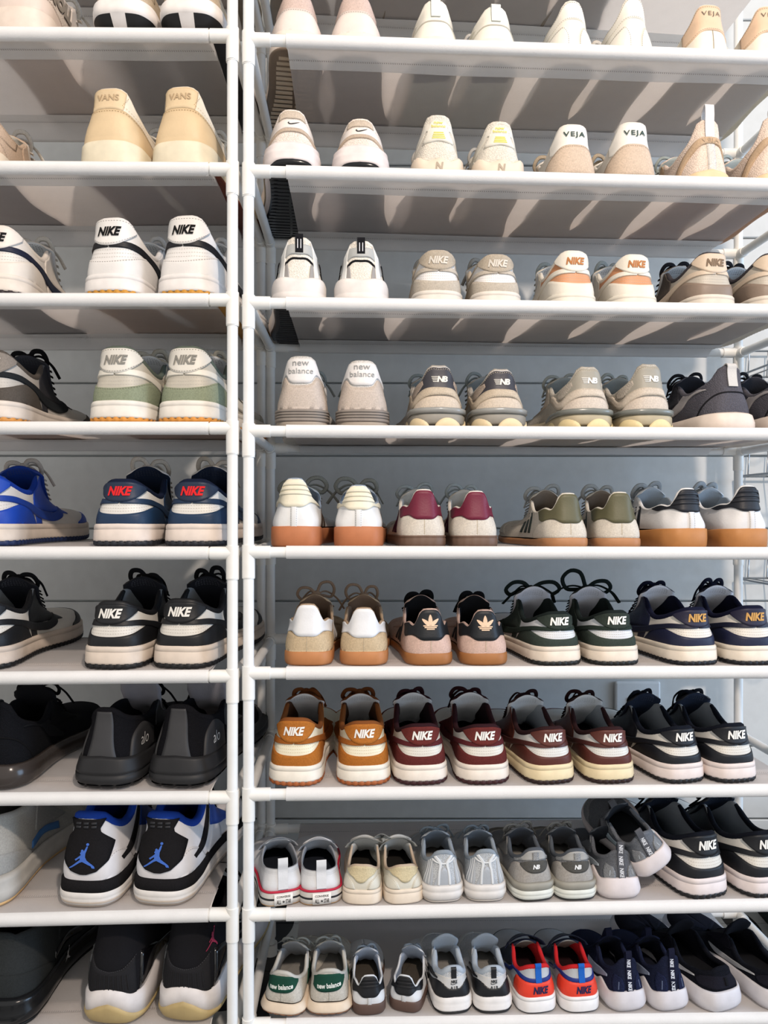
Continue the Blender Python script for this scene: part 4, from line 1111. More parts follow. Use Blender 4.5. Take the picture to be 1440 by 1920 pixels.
# back wall: horizontal boards with recessed joints
back = obj('wall_back', make_mesh('wall_back', *box_geo((-2.2, WALL_Y + .012, 0), (2.6, WALL_Y + .09, 2.6)), WHITE_W, False)); back['kind'] = 'structure'
pitch = 136.2 / F * WALL_Y
z_ref = ZC - (717 - 960) / F * WALL_Y
k0 = -6
zs_ = [z_ref + (k - 8) * pitch for k in range(0, 22)]
plank = None
me = make_mesh('plank', *box_geo((-2.2, 0, 0), (2.6, .013, pitch - .0035)), WHITE_W, False)
for z in zs_:
    if z < .02 or z > 2.35: continue
    p = obj('plank', me, back); p.location = (0, WALL_Y, z)
    bv = p.modifiers.new('edge', 'BEVEL'); bv.width = .0016; bv.segments = 1

# patterned floor tiles: four petals on each tile
floor = obj('floor', make_mesh('floor', *box_geo((-2.2, -1.6, -.05), (2.6, WALL_Y + .09, -.006)), 'wall:#8f8f8c', False)); floor['kind'] = 'structure'
tm = bpy.data.materials.new('petal_tile'); tm.use_nodes = True
nt = tm.node_tree; b = nt.nodes['Principled BSDF']; b.inputs['Roughness'].default_value = .35
N, L = nt.nodes.new, nt.links.new
tc = N('ShaderNodeTexCoord'); sep = N('ShaderNodeSeparateXYZ'); L(tc.outputs['Generated'], sep.inputs[0])
def M(op, a, b_=None):
    n = N('ShaderNodeMath'); n.operation = op
    for i, v in enumerate((a, b_)):
        if v is None: continue
        if isinstance(v, (int, float)): n.inputs[i].default_value = v
        else: L(v, n.inputs[i])
    return n.outputs[0]
# each petal is the overlap of two discs centred on neighbouring tile corners
ds = []
for cx, cy in ((0, 0), (1, 0), (0, 1), (1, 1)):
    dx = M('SUBTRACT', sep.outputs[0], cx); dy = M('SUBTRACT', sep.outputs[1], cy)
    ds.append(M('LESS_THAN', M('SQRT', M('ADD', M('MULTIPLY', dx, dx), M('MULTIPLY', dy, dy))), .707))
tot = M('ADD', M('ADD', ds[0], ds[1]), M('ADD', ds[2], ds[3]))
inn = M('GREATER_THAN', tot, 1.5)
mx = N('ShaderNodeMix'); mx.data_type = 'RGBA'; L(inn, mx.inputs[0])
mx.inputs[6].default_value = (.55, .55, .53, 1); mx.inputs[7].default_value = (.012, .013, .015, 1)
L(mx.outputs[2], b.inputs['Base Color'])
tile_me = make_mesh('tile', *box_geo((0, 0, -.008), (.148, .148, 0)), 'tile:#cccccc', False)
tile_me.materials.clear(); tile_me.materials.append(tm)
n_t = 0
for i in range(-8, 11):
    for j in range(0, 11):
        t = obj('tile', tile_me, floor); t.location = (i * .15 + .02, j * .15 - .06, 0); n_t += 1

# light switch plate on the back wall
def bevelled(name, lo, hi, spec, parent=None, w=.003, seg=2):
    o = obj(name, make_mesh(name, *box_geo(lo, hi), spec, False), parent)
    bv = o.modifiers.new('edge', 'BEVEL'); bv.width = w; bv.segments = seg
    return o
a = px(1151, 1276, WALL_Y); c2_ = px(1236, 1392, WALL_Y)
sp = empty('wall_plate', (float((a[0] + c2_[0]) / 2), WALL_Y, float(a[2] + c2_[2]) / 2))
sp['label'] = 'pale blank rectangular cover plate fixed to the boarded wall'; sp['category'] = 'wall plate'
wx, wz = float(c2_[0] - a[0]) / 2, float(a[2] - c2_[2]) / 2
bevelled('plate', (-wx, -.009, -wz), (wx, .0, wz), 'plastic:#d6dadc', sp, .006, 3)
bevelled('rocker', (-wx * .45, -.012, -wz * .5), (wx * .45, -.009, wz * .5), 'plastic:#dde0e2', sp, .002, 2)

# ---------------------------------------------------------------- racks
PLA = 'plastic:#e9e8e4'; TUBE = 'plastic:#e6e7e6'; SHEET = 'sheet:#e9e4e2'
class Rack:
    def __init__(s, label, theta, X0, D0, rows, post_px, width, fab):
        """rows: (px_a, y_a, px_b, y_b) front tube centre; theta: turn of the rack; fab: (start, end) of cloth along the front"""
        s.th = math.radians(theta); s.c, s.s = math.cos(s.th), math.sin(s.th)
        s.X0, s.D0 = X0, D0
        s.rows = rows; s.depth = .285; s.fab = fab; s.width = width
        s.root = empty('shoe_rack', (X0, D0, 0), (0, 0, s.th))
        s.root['label'] = label; s.root['category'] = 'shoe rack'
    def depth_at(s, p):
        t = math.tan(s.th); k = (p - 720) / F
        return (s.D0 - s.X0 * t) / (1 - k * t)
    def local(s, p):            # distance along the rack for a pixel column
        d = s.depth_at(p); X = (p - 720) / F * d
        return (X - s.X0) / s.c
    def zloc(s, r, u):          # height of the front tube centre at rack coordinate u
        pa, ya, pb, yb = s.rows[r]
        ua, ub = s.local(pa), s.local(pb)
        za = ZC - (ya - 960) / F * s.depth_at(pa); zb = ZC - (yb - 960) / F * s.depth_at(pb)
        return za + (zb - za) * (u - ua) / (ub - ua)
    def world(s, u, v, z):
        return (s.X0 + u * s.c - v * s.s, s.D0 + u * s.s + v * s.c, z)
    def build(s, u0, u1):
        """u0,u1: rack coordinates of the two front posts"""
        R = s.root; dp = s.depth; r_t = .0078; r_c = .0093
        def tube(name, a, b, r, spec=TUBE, k=16):
            V, Fc = sweep_geo(np.array([a, b]), 2 * r, 2 * r, k, up=(0.01, .3, 1) if abs(a[2] - b[2]) < .05 else (0, 1, 0))
            return obj(name, make_mesh(name, V, Fc, spec), R)
        for v in (0, dp):
            for u in (u0, u1):
                prev = 2.2
                zz = [s.zloc(r, u) for r in range(len(s.rows))]
                for r, z in enumerate(zz):
                    tube('post', (u, v, z), (u, v, prev), r_t); prev = z
                    sg = 1 if u == u0 else -1
                    ge = [sweep_geo(np.array([(u, v, z + .0105), (u, v, z - .036)]), 2 * r_c, 2 * r_c, 18, up=(0, 1, 0)),
                          sweep_geo(np.array([(u, v, z - .036), (u, v, z - .0375)]), 2 * r_c * .98, 2 * r_c * .9, 18, up=(0, 1, 0)),
                          sweep_geo(np.array([(u, v, z), (u + sg * .031, v, z)]), 2 * r_c, 2 * r_c, 16, up=(0, .1, 1)),
                          sweep_geo(np.array([(u, v, z - .002), (u, v + (.022 if v == 0 else -.022), z - .002)]), 2 * r_c * .96, 2 * r_c * .96, 16, up=(1, .1, 0))]
                    V, Fc = join_geo(ge)
                    obj('connector', make_mesh('connector', V, Fc, PLA), R)
                tube('post', (u, v, .012), (u, v, prev), r_t)
                V, Fc = join_geo([sweep_geo(np.array([(u, v, .0), (u, v, .02)]), .024, .024, 16, up=(0, 1, 0))])
                obj('foot_cap', make_mesh('foot_cap', V, Fc, PLA), R)
        for r in range(len(s.rows)):
            z0, z1 = s.zloc(r, u0), s.zloc(r, u1)
            for v in (0, dp):
                tube('crossbar', (u0, v, z0), (u1, v, z1), r_t)
            tube('side_bar', (u0, 0, z0 - .002), (u0, dp, z0 - .002), r_t * .95)
            tube('side_bar', (u1, 0, z1 - .002), (u1, dp, z1 - .002), r_t * .95)
            f0, f1 = s.fab
            n = 40; us = np.linspace(f0, f1, n); rnd = np.random.RandomState(r * 7 + int(s.X0 * 100) % 50)
            zc = s.zloc(r, us)
            wob = lambda k, amp: amp * np.sin(us * rnd.uniform(5, 11) * k + rnd.uniform(0, 6))
            ft = zc + r_t + .0012
            sg = s.sag[r]
            def cloth(name, rows, spec, parent):
                V = np.stack([np.stack([us, y + us * 0, z + us * 0], -1) for y, z in rows], 0)
                return obj(name, make_mesh(name, V.reshape(-1, 3), grid_faces(len(rows), n), spec), parent)
            arc_ = lambda v0, a0, a1: [(v0 + math.cos(math.radians(q)) * (r_t + .0014), zc + math.sin(math.radians(q)) * (r_t + .0016)) for q in np.linspace(a0, a1, 10)]
            rows = [(v, ft - .0008 - sg * min(1, v / .03) - .0008 * math.sin(v / dp * math.pi)) for v in (.0, .012, .03, .06, .10, .15, .20, .24, dp - .012, dp)]
            cl = cloth('shelf_cloth', rows, SHEET, R)
            # the pocket sewn round each tube, its free edge a second layer under the sheet
            cloth('cloth_pocket', [(.066 + wob(1, .0012), ft - .0042 - sg + wob(2, .0006)), (.040, ft - .0036 - sg), (.020, ft - .0052 - sg * .7)] + arc_(0, -50, -270), 'sheetw:#f4f3f2', cl)
            cloth('cloth_pocket', arc_(dp, 90, -130) + [(dp - .02, ft - .005 - sg * .5), (dp - .040, ft - .0034 - sg), (dp - .062 + wob(1.4, .0012), ft - .0038 - sg + wob(2, .0005))], 'sheetw:#efeeed', cl)
            # seams: dashes of thread along both pockets
            for vv in (.042, dp - .040):
                m = int((f1 - f0) / .0032); ua = f0 + (np.arange(m) + .15) * .0032; zz = s.zloc(r, ua) + r_t + .0012 - .0048 - s.sag[r]
                Vq = np.stack([np.c_[ua, np.full(m, vv - .0016), zz], np.c_[ua + .0010, np.full(m, vv - .0016), zz], np.c_[ua + .0016, np.full(m, vv + .0016), zz], np.c_[ua + .0006, np.full(m, vv + .0016), zz]], 1)
                Vt = Vq.copy(); Vt[:, :, 2] += .0068
                VV = np.concatenate([Vq.reshape(-1, 3), Vt.reshape(-1, 3)])
                st = obj('seam_stitching', make_mesh('seam_stitching', VV, np.arange(len(VV)).reshape(-1, 4).astype(np.int32), 'fabric:#a8a3a2', False), cl)
                st['kind'] = 'stuff'

SQ = 0.0
R_rows = [(540, -172, 1440, -118), (540, 77, 1440, 109), (540, 323, 1440, 347), (540, 569, 1440, 582), (540, 808.5, 1440, 814), (540, 1035.5, 1440, 1037.5),
          (540, 1262, 1440, 1260), (540, 1489, 1440, 1481.5), (540, 1713.5, 1440, 1696), (510, 1921, 1440, 1909)]
L_rows = [(0, -182, 400, -176), (0, 64, 400, 67.5), (0, 315, 400, 317.5), (0, 562, 400, 562.5), (0, 802.5, 400, 803), (0, 1037, 400, 1037), (0, 1271.5, 400, 1268),
          (0, 1498, 400, 1495), (0, 1724.5, 400, 1715), (0, 1952, 400, 1936)]
dR = 1.055; XR = (466 - 720) / F * dR
dL = 1.052; XL = (436 - 720) / F * dL
right = Rack('wide white tubular shoe rack with cloth shelves, filling the right of the photo', 2.4, XR, dR, R_rows, 466, .86, None)
left = Rack('white tubular shoe rack with cloth shelves on the left, its last column in view', 1.2, XL, dL, L_rows, 436, .62, None)
right.sag = [.006, .006, .006, .006, .006, .003, .001, .0, .0, .0]; left.sag = [.0] * 10
right.fab = (right.local(537), right.local(466) + .86 - .055)
left.fab = (-.86 + .055, left.local(392))
right.build(0, .865)
left.build(-.86, 0)

def heel_height(rack, row, p, ytop, dv, sc):
    u = rack.local(p)
    for _ in range(3):
        x, y, _z = rack.world(u, dv, 0); u += (p - 720) / F * y - x
    base = rack.zloc(row, u) + .0078 + .0012 - rack.sag[row]
    return ((ZC - (ytop - 960) / F * (y + .0095 * sc)) - base) * 1000

def place(rack, row, p, s, yaw=0, dv=.012, dz=0, tilt=None, lift=0.0):
    """stand a shoe with its heel at pixel column p on shelf row"""
    u = rack.local(p)
    for _ in range(3):       # account for the heel standing dv behind the tube
        x, y, _z = rack.world(u, dv, 0)
        want = (p - 720) / F * y
        u += (want - x)
    z = rack.zloc(row, u) + .0078 + .0012 - rack.sag[row] + dz
    x, y, _z = rack.world(u, dv, 0)
    s.root.location = (x, y, z + lift)
    s.root.rotation_euler = (0, 0, rack.th + math.radians(yaw))
    return s

# ---------------------------------------------------------------- wire baskets on the wall beside the rack
def rod(ge, pts, w=.0042):
    ge.append(sweep_geo(np.array(pts, float), w, w, 6, up=(.3, .2, 1)))
for (y_px, lab) in ((640, 'grey wire basket hanging beside the rack, level with the dark grey mesh sneakers'), (838, 'grey wire basket hanging beside the rack, level with the white pair with black heels'),
                    (1040, 'grey wire basket hanging beside the rack, level with the navy and cream pair')):
    o3 = px(1424, y_px, 1.40)
    bk = empty('wire_basket', tuple(float(v) for v in o3))
    bk['label'] = lab; bk['category'] = 'wire basket'; bk['group'] = 'wire baskets beside the rack'
    W, Dp, Hh = .34, .085, .052
    for nm, z in (('rim', 0.0), ('bottom_frame', -Hh)):
        off = .008 if z == 0 else -.004
        g = []
        rod(g, [(off, -Dp, z), (W, -Dp, z)]); rod(g, [(off, Dp, z), (W, Dp, z)]); rod(g, [(off, -Dp, z), (off, Dp, z)]); rod(g, [(W, -Dp, z), (W, Dp, z)])
        V, Fc = join_geo(g); obj(nm, make_mesh(nm, V, Fc, 'metal:#8e9499'), bk)
    for i in range(9):
        x = .02 + i * .038
        g = []; rod(g, [(x + .003, -Dp, .0), (x, -Dp, -Hh), (x, Dp, -Hh), (x + .003, Dp, 0)], .003)
        V, Fc = join_geo(g); obj('wire', make_mesh('wire', V, Fc, 'metal:#9aa0a5'), bk)
    g = []; rod(g, [(0.004, -Dp, -.026), (W, -Dp, -.026)], .003); V, Fc = join_geo(g); obj('wire', make_mesh('wire', V, Fc, 'metal:#9aa0a5'), bk)
    hk = resample(np.array([(.012, -Dp, -Hh), (.006, -Dp - .002, -.085), (.022, -Dp - .002, -.104), (.048, -Dp, -.092), (.052, -Dp, -Hh)]), 16)
    g = []; rod(g, hk, .003); V, Fc = join_geo(g); obj('hook', make_mesh('hook', V, Fc, 'metal:#9aa0a5'), bk)

# dark soft bag on the floor behind the right end of the rack
bag = empty('duffel_bag', (.89, 1.395, 0))
bag['label'] = 'dark green-black soft bag on the floor behind the right end of the rack'; bag['category'] = 'bag'
nu, nv = 48, 26
uu = np.linspace(0, 2 * math.pi, nu, endpoint=False); vv = np.linspace(-math.pi / 2, math.pi / 2, nv)
U_, V_ = np.meshgrid(uu, vv)
e = lambda t_, p_: np.sign(t_) * np.abs(t_) ** p_
X_ = .185 * e(np.cos(V_), .5) * e(np.cos(U_), .55); Y_ = .085 * e(np.cos(V_), .5) * e(np.sin(U_), .6); Z_ = .085 + .085 * e(np.sin(V_), .6)
Z_ += .006 * np.sin(X_ * 40) * (Z_ > .1); Y_ += .004 * np.sin(X_ * 55 + Z_ * 30)
obj('body', make_mesh('body', np.stack([X_, Y_, Z_], -1).reshape(-1, 3), grid_faces(nv, nu, True), 'fabric:#1c2524'), bag)
for yy in (-.035, .035):
    P = resample(np.array([(-.09, yy, .165), (-.085, yy, .20), (0, yy * .6, .222), (.085, yy, .20), (.09, yy, .165)]), 20)
    V, Fc = sweep_geo(P, .022, .005, 6, up=(0, 1, .2)); obj('handle', make_mesh('handle', V, Fc, 'fabric:#15191a'), bag)
# ---------------------------------------------------------------- the shoes, shelf by shelf
def pair(fn, c, rack, row, spots, label, H=95, sc=1.0, group=None, cat='shoe', seed=0, tops=None, **k):
    """spots: list of (heel pixel, yaw, side word, [depth offset])"""
    for i, sp in enumerate(spots):
        p, yaw, word = sp[:3]
        dv = sp[3] if len(sp) > 3 else ((.014 if row < 5 else .011) if rack is left else (.030 if row < 5 else .018 if row == 5 else .010 if row == 6 else .008 if row == 7 else .006))
        h = H if tops is None else heel_height(rack, row, p, tops[i], dv, sc)
        side_ = 1 if word.startswith('right') else -1
        s = fn(c, sc, side_, h / sc, seed=seed * 7 + i)
        place(rack, row, p, s, yaw, dv)
        if i == 0 and c.get('tread'): s.tread(c['tread'])
        if len(sp) > 4: sp[4](s)
        s.root['label'] = (word + ' ' + label).strip()
        s.root['category'] = cat
        s.root['group'] = group or label
        SHOES.append(s)
SHOES = []
LH, RH = 'left shoe of the', 'right shoe of the'
NK = {}
def dk(**k):
    d = dict(up='leather:#d8d4cc', over='leather:#17181b', mid='rubber:#ddd8ce', out='rubber:#1a1a1c'); d.update(k); return d

# ---- the shelf above the frame: only the shadows of these show through its cloth
for rk, sp in ((right, ((560, 3), (675, -3), (800, 2), (915, 0), (1040, 4), (1160, 5))), (left, ((90, -3), (230, -5), (350, -6)))):
    for i, (p, yw) in enumerate(sp):
        pair(court, dict(style='seam', up='leather:#d9d4ca', tab='leather:#d2cbbf', mid='rubber:#ddd6ca', out='rubber:#8f857a'), rk, 0, [(p, yw, ('right ' if i % 2 else 'left ') + 'shoe:' if False else '')],
             'sneaker above the photo, its shadow %s from the %s rack post' % (('nearest', 'second', 'third', 'fourth', 'fifth', 'sixth')[i if rk is right else 2 - i], 'right' if rk is right else 'left'), 92, 1.0, 'sneakers above the frame')
# ---- left rack
LS = 1.12
pair(court, dict(style='arch', up='knit:#e2d6cb', cnt='leather:#dccbbf', tab='leather:#e2d5ca', mid='rubber:#e3d4c6', out='rubber:#dcccbd', sole_h=34, vside='fabric:#8f877d', bigtxt='NOLL', dip=88, eye=104, eye_c='leather:#ded2c6'), left, 1, [(28, -3, '')],
     'off-white knit sneaker with big grey side letters, top shelf of left rack', 100, LS, 'top left sneakers')
pair(court, dict(style='seam', up='suede:#b9a993', tab='suede:#bfae98', cnt='suede:#b9a993', mid='rubber:#e6e0dc', out='rubber:#1b1b1d', sole_h=36, bevel=1), left, 1, [(222, -2, LH, -.004), (350, -2, RH, -.006)],
     'beige suede pair with white soles and black treads, top left', 104, LS)
pair(court, dict(style='plain', up='suede:#cdb49d', cnt='suede:#cbb199', tab='suede:#cdb49d', mid='rubber:#e3d2ba', out='rubber:#5c2f22', sole_h=26), left, 2, [(-66, 0, '')],
     'pinkish tan plain sneaker at the left edge beside the tan skate pair', 100, LS)
pair(court, dict(style='vans', up='leather:#e4dac8', cnt='leather:#d5bd98', tab='leather:#d7c09c', txt='VANS', txtc='leather:#b39b7a', tz=80, th=8.5, tb=.02, tx=.95, mid='rubber:#e0d6bd', out='rubber:#6e3320', sole_h=31, st='fabric:#9a7f58', tabw=22), left, 2, [(197, -7, LH), (333, -7, RH)],
     'tan and cream skate pair with embossed heel tabs', 106, 1.17, tops=(168, 165))
pair(dunk, dk(up='leather:#dcd5cc', over='leather:#ddd4c9', tab='leather:#ded6cc', sw='leather:#191e33', txt='fabric:#1a1a1a', lace='lace:#d0ccc4', mid='rubber:#dcd2c6', out='rubber:#2c2428'), left, 3, [(-16, 0, '')],
     'white sneaker with a navy curved side stripe at the left edge', 103, LS)
pair(dunk, dk(up='leather:#dedbd8', over='leather:#dfdcd9', tab='leather:#e2dfdb', sw='leather:#15151a', txt='fabric:#161616', lace='lace:#d4d2cf', mid='rubber:#e2dedb', out='rubber:#c18a35', st2='fabric:#8f8c88'), left, 3, [(201, -8, LH), (341, -8, RH)],
     'white leather pair with black heel lettering and gum soles', 106, LS, tops=(412, 408))
pair(dunk, dk(up='leather:#b7b2ab', over='suede:#56504a', eye='suede:#37373b', tab='suede:#8a827a', sw='suede:#25282b', ton='leather:#222428', lace='lace:#121214', lin='fabric:#5c5f66', tlin='fabric:#33353c', mid='rubber:#d8cdc2', out='rubber:#c98b45'), left, 4, [(-28, 0, '')],
     'charcoal and brown suede sneaker with black laces at the left edge', 104, LS)
pair(dunk, dk(up='leather:#b9b3a6', over='suede:#a9a394', cnt='suede:#8b937c', tab='leather:#d8d4cb', sw='leather:#dcd7cb', txt='fabric:#85837d', lace='lace:#b6b2a6', col='fabric:#596259', lin='fabric:#4c5450', mid='rubber:#e2ddd4', out='rubber:#d18e3f', st2='fabric:#6f6a5e'), left, 4, [(213, -6, LH), (344, -6, RH)],
     'sage green suede pair with white heel tabs and gum soles', 105, LS, tops=(653, 653))
pair(dunk, dk(up='leather:#cfcbc6', over='leather:#1741a6', sw='leather:#15398f', mid='rubber:#d4c7ba', out='rubber:#1c2b52', lace='lace:#b9b4ad', col='fabric:#14368f', ton='leather:#143585', tlin='fabric:#17378c'), left, 5, [(-40, 0, '')],
     'bright blue and white sneaker at the left edge', 101, LS)
pair(dunk, dk(up='leather:#dbd8d2', over='leather:#1b3350', sw='leather:#1c314c', tab='leather:#1c2a41', col='fabric:#141d33', lin='fabric:#10182a', tlin='fabric:#1a2438', ton='leather:#e0ddd8', txt='fabric:#dc2b2f', lace='lace:#c9c2b7', mid='rubber:#dccfc5', out='rubber:#23262d', lh=1.1), left, 5, [(222, -2, LH), (359, -2, RH)],
     'navy and white pair with red heel lettering', 95, LS, seed=2, tops=(903, 903))
pair(dunk, dk(tlin='fabric:#22242b', pcol='fabric:#8a8d95', mid='rubber:#cfc0b2'), left, 6, [(-48, 1, '')],
     'black and white sneaker cut by the left edge of the photo', 96, LS, seed=5)
pair(dunk, dk(tlin='fabric:#22242b', pcol='fabric:#8a8d95', mid='rubber:#d6c8ba', lh=1.0), left, 6, [(203, -6, LH), (334, -7, RH)],
     'worn black and white pair with scuffed soles, left rack', 98, LS, seed=3, tops=(1132, 1128))
pair(runner, dict(style='roshe', up='knit:#131418', sw='fabric:#15161a', tab='fabric:#17181b', seamc='fabric:#0c0c0e', mid='gloss:#3a3431', out='rubber:#141416', lin='fabric:#15161a', lace='lace:#121214', ttop=112), left, 7, [(-18, -3, '')],
     'all-black knit running shoe with a glossy cushioned heel at the left edge', 118, LS)
pair(runner, dict(style='alo', up='knit:#141418', c2='rubber:#38383a', c3='rubber:#2a2a2c', mid='rubber:#222224', out='rubber:#1b1b1d', lin='fabric:#17171b', lace='lace:#101012', ton='fabric:#97969e', tlin='fabric:#98979f', ttop=126, dip=76, name='running_shoe'), left, 7, [(190, -8, LH), (330, -8, RH)],
     'black chunky running pair with grey heel spines', 120, LS, tops=(1333, 1327))
pair(runner, dict(style='glossy', up='suede:#a8a7a2', c2='suede:#9b9c9a', c3='rubber:#3d6fa8', mid='rubber:#b9b6b0', out='rubber:#d8b27e', lin='fabric:#8d8e90', ttop=130, dip=96, eye=112, name='high_top_sneaker'), left, 8, [(-52, -2, '')],
     'grey suede high-top with blue side accent, cut by the left edge', 125, 1.2)
pair(flight, dict(up='leather:#dad8da', blk='suede:#1d1c1e', blk2='rubber:#2b2c30', emb='rubber:#3f69c0', lin='fabric:#1c409c', mesh='mesh:#b9b7a8', wing='leather:#24499f', mid='rubber:#dcd8d4', out='rubber:#bdb0a3'), left, 8, [(158, -6, LH), (297, -7, RH)],
     'white, black and blue basketball pair with a blue leaping emblem', 130, LS, tops=(1530, 1530))
pair(runner, dict(style='glossy', up='suede:#2f3233', c2='suede:#2b2e2f', c3='patent:#111214', mid='gloss:#17181a', out='rubber:#111214', lin='fabric:#1a1b1e', ttop=130, dip=96, eye=110, emb='rubber:#c9c9c9', lace='lace:#1b1b1e', name='high_top_sneaker'), left, 9, [(-8, -4, '')],
     'black suede high-top with a glossy black sole, bottom shelf at the left edge', 125, 1.2)
pair(patent, dict(up='fabric:#17171b', c2='fabric:#232326', pat='patent:#0c0c10', mid='rubber:#ded9d8', out='rubber:#b8a272'), left, 9, [(205, -6, LH)],
     'tall black pair with white wedges and tan translucent soles', 140, LS)
pair(patent, dict(up='fabric:#17171b', c2='fabric:#232326', pat='patent:#0c0c10', mid='rubber:#ded9d8', out='rubber:#b8a272', emb='rubber:#8e2444'), left, 9, [(346, -7, RH)],
     'tall black pair with white wedges and tan translucent soles', 140, LS)

# ---- right rack, top shelf
pair(court, dict(style='arch', up='knit:#e0d3cb', cnt='leather:#dfd2ca', tab='suede:#c9b4aa', mid='rubber:#e3d6ca', out='rubber:#77685a', tread='rubber:#b9a893', sole_h=30, lace='lace:#e0dad2'), right, 1, [(558, 6, LH), (666, -2, RH)],
     'white sneaker pair with pale pink heel bands, top right shelf', 92, 1.0)
pair(runner, dict(style='roshe', up='leather:#e2ded2', sw='leather:#e2ded2', seamc='fabric:#b8b4a8', tab='fabric:#dfe2da', mid='rubber:#e0ddcf', out='rubber:#c9cfc0', lin='fabric:#dcdcd4', sole_h=24), right, 1, [(818, 0, LH), (932, 3, RH)],
     'cream leather pair with pale green heel strips and pull loops', 84, .93, tops=(4, 16))
pair(court, dict(style='plain', up='leather:#dedacf', cnt='leather:#dfdbd0', tab='leather:#e1ddd2', mid='rubber:#ddd8c9', out='rubber:#cfc8b6', sole_h=24, tabw=11), right, 1, [(1077, 2, LH), (1193, 4, RH)],
     'plain cream leather pair on the top right shelf', 92, .95, tops=(3, -4))
pair(court, dict(style='seam', up='leather:#e2dccd', tab='leather:#d9bca0', txt='VEJA', txtc='leather:#5e5548', tz=79, th=9.5, tx=1.3, tsp=1.2, tb=.0, mid='rubber:#ddd6c6', out='rubber:#c9bda6', sole_h=22, vside='leather:#5b5347'), right, 1, [(1338, 4, LH), (1450, 4, RH)],
     'cream pair with peach lettered heel tabs, top right corner', 85, .93, tops=(11, 14))
# ---- right rack, second shelf
pair(runner, dict(style='vomero', up='mesh:#dcd0c6', c2='leather:#e2d9d2', c3='suede:#b9a795', tab='suede:#c5b6a5', mid='rubber:#ded4d2', out='gloss:#17181b', tread='gloss:#202124', dk='rubber:#151517', lin='fabric:#cabfb4'), right, 2, [(548, 5, LH, .010), (675, -2, RH, .014)],
     'white and beige running pair with small black heel ticks', 97, 1.0, tops=(209, 226))
pair(runner, dict(style='530', up='mesh:#d6d0c4', c2='leather:#d9d5ca', c3='leather:#dad6ca', txtc='rubber:#d9cf3e', mid='rubber:#dfd0bd', out='rubber:#cbb9a4', lin='fabric:#cfc9bd', tabw=17), right, 2, [(823, 0, LH), (939, 1, RH)],
     'cream mesh running pair with yellow heel lettering', 94, .96, tops=(219, 231))
pair(court, dict(style='arch', up='leather:#e0dad0', cnt='suede:#c9b6a3', tab='leather:#e3dfd7', txt='VEJA', txtc='leather:#1f3a34', tz=78, th=10.5, tx=1.3, tsp=1.2, tb=.02, mid='rubber:#ddd2bf', out='rubber:#d2c3aa', sole_h=18, lace='lace:#bfae96', tabw=24), right, 2, [(1080, 2, LH), (1194, 2, RH)],
     'beige suede pair with dark green letters on white heel tabs', 86, .98, tops=(235, 231))
pair(runner, dict(style='loop_mesh', up='mesh:#ddcbbd', c2='suede:#c2a88c', c3='knit:#dcd6cf', tab='fabric:#dfdcda', txtc='leather:#ad9478', mid='rubber:#dcc39c', out='rubber:#b5825c', lin='fabric:#a9b0ac', lace='lace:#a9b3b0', sole_h=22), right, 2, [(1335, 4, LH), (1462, 5, RH)],
     'striped peach mesh pair with straps and tall white loops', 84, .95, tops=(228, 222))
# ---- third shelf
pair(runner, dict(style='gel', up='mesh:#e0dad0', c2='leather:#8f8c8a', c3='leather:#a9abaa', rail='leather:#d9d9d6', dk='fabric:#16161a', mid='rubber:#e0dad6', out='rubber:#1d1c1e', tread='rubber:#232326', lin='fabric:#b5afa5'), right, 3, [(561, 4, LH), (677, -1, RH)],
     'mesh and silver running pair with black striped heel tabs', 100, .98, tops=(448, 455))
pair(dunk, dk(up='leather:#e0dedd', over='suede:#b3a898', cnt='suede:#b9b0a3', tab='suede:#b0a595', sw='suede:#bdb4a7', txt='fabric:#cfc9be', lace='lace:#a9a8a4', mid='rubber:#d9d2c8', out='rubber:#c9c0b4', lin='fabric:#9a9fa2'), right, 3, [(823, 0, LH), (935, 1, RH)],
     'pale grey corduroy and white pair with tone-on-tone heel lettering', 88, .97, tops=(472, 480))
pair(dunk, dk(up='leather:#c98f68', over='leather:#ddd6c8', cnt='leather:#ddd7ca', tab='leather:#ded8cb', sw='leather:#ded8cb', eye='leather:#d9d3c6', txt='fabric:#b2774a', lace='lace:#aab3b4', col='leather:#dcd6ca', mid='rubber:#ddd7c9', out='rubber:#d5cdbc', lin='fabric:#a5aeb0'), right, 3, [(1081, 3, LH), (1197, 3, RH)],
     'cream and peach pair with copper heel lettering', 86, .93, tops=(473, 480))
pair(dunk, dk(up='leather:#b9b1a4', over='leather:#8a7a6c', cnt='leather:#87776a', eye='suede:#57504b', tab='leather:#cdbba6', sw='leather:#cbbaa6', txt='fabric:#7d6a58', lace='lace:#26262b', col='fabric:#3f3c40', mid='rubber:#d5ccbf', out='rubber:#c5b9a8', lin='fabric:#2e2d31'), right, 3, [(1345, 5, LH), (1462, 5, RH)],
     'brown and tan pair with dark laces, right end', 88, .97, tops=(476, 478))
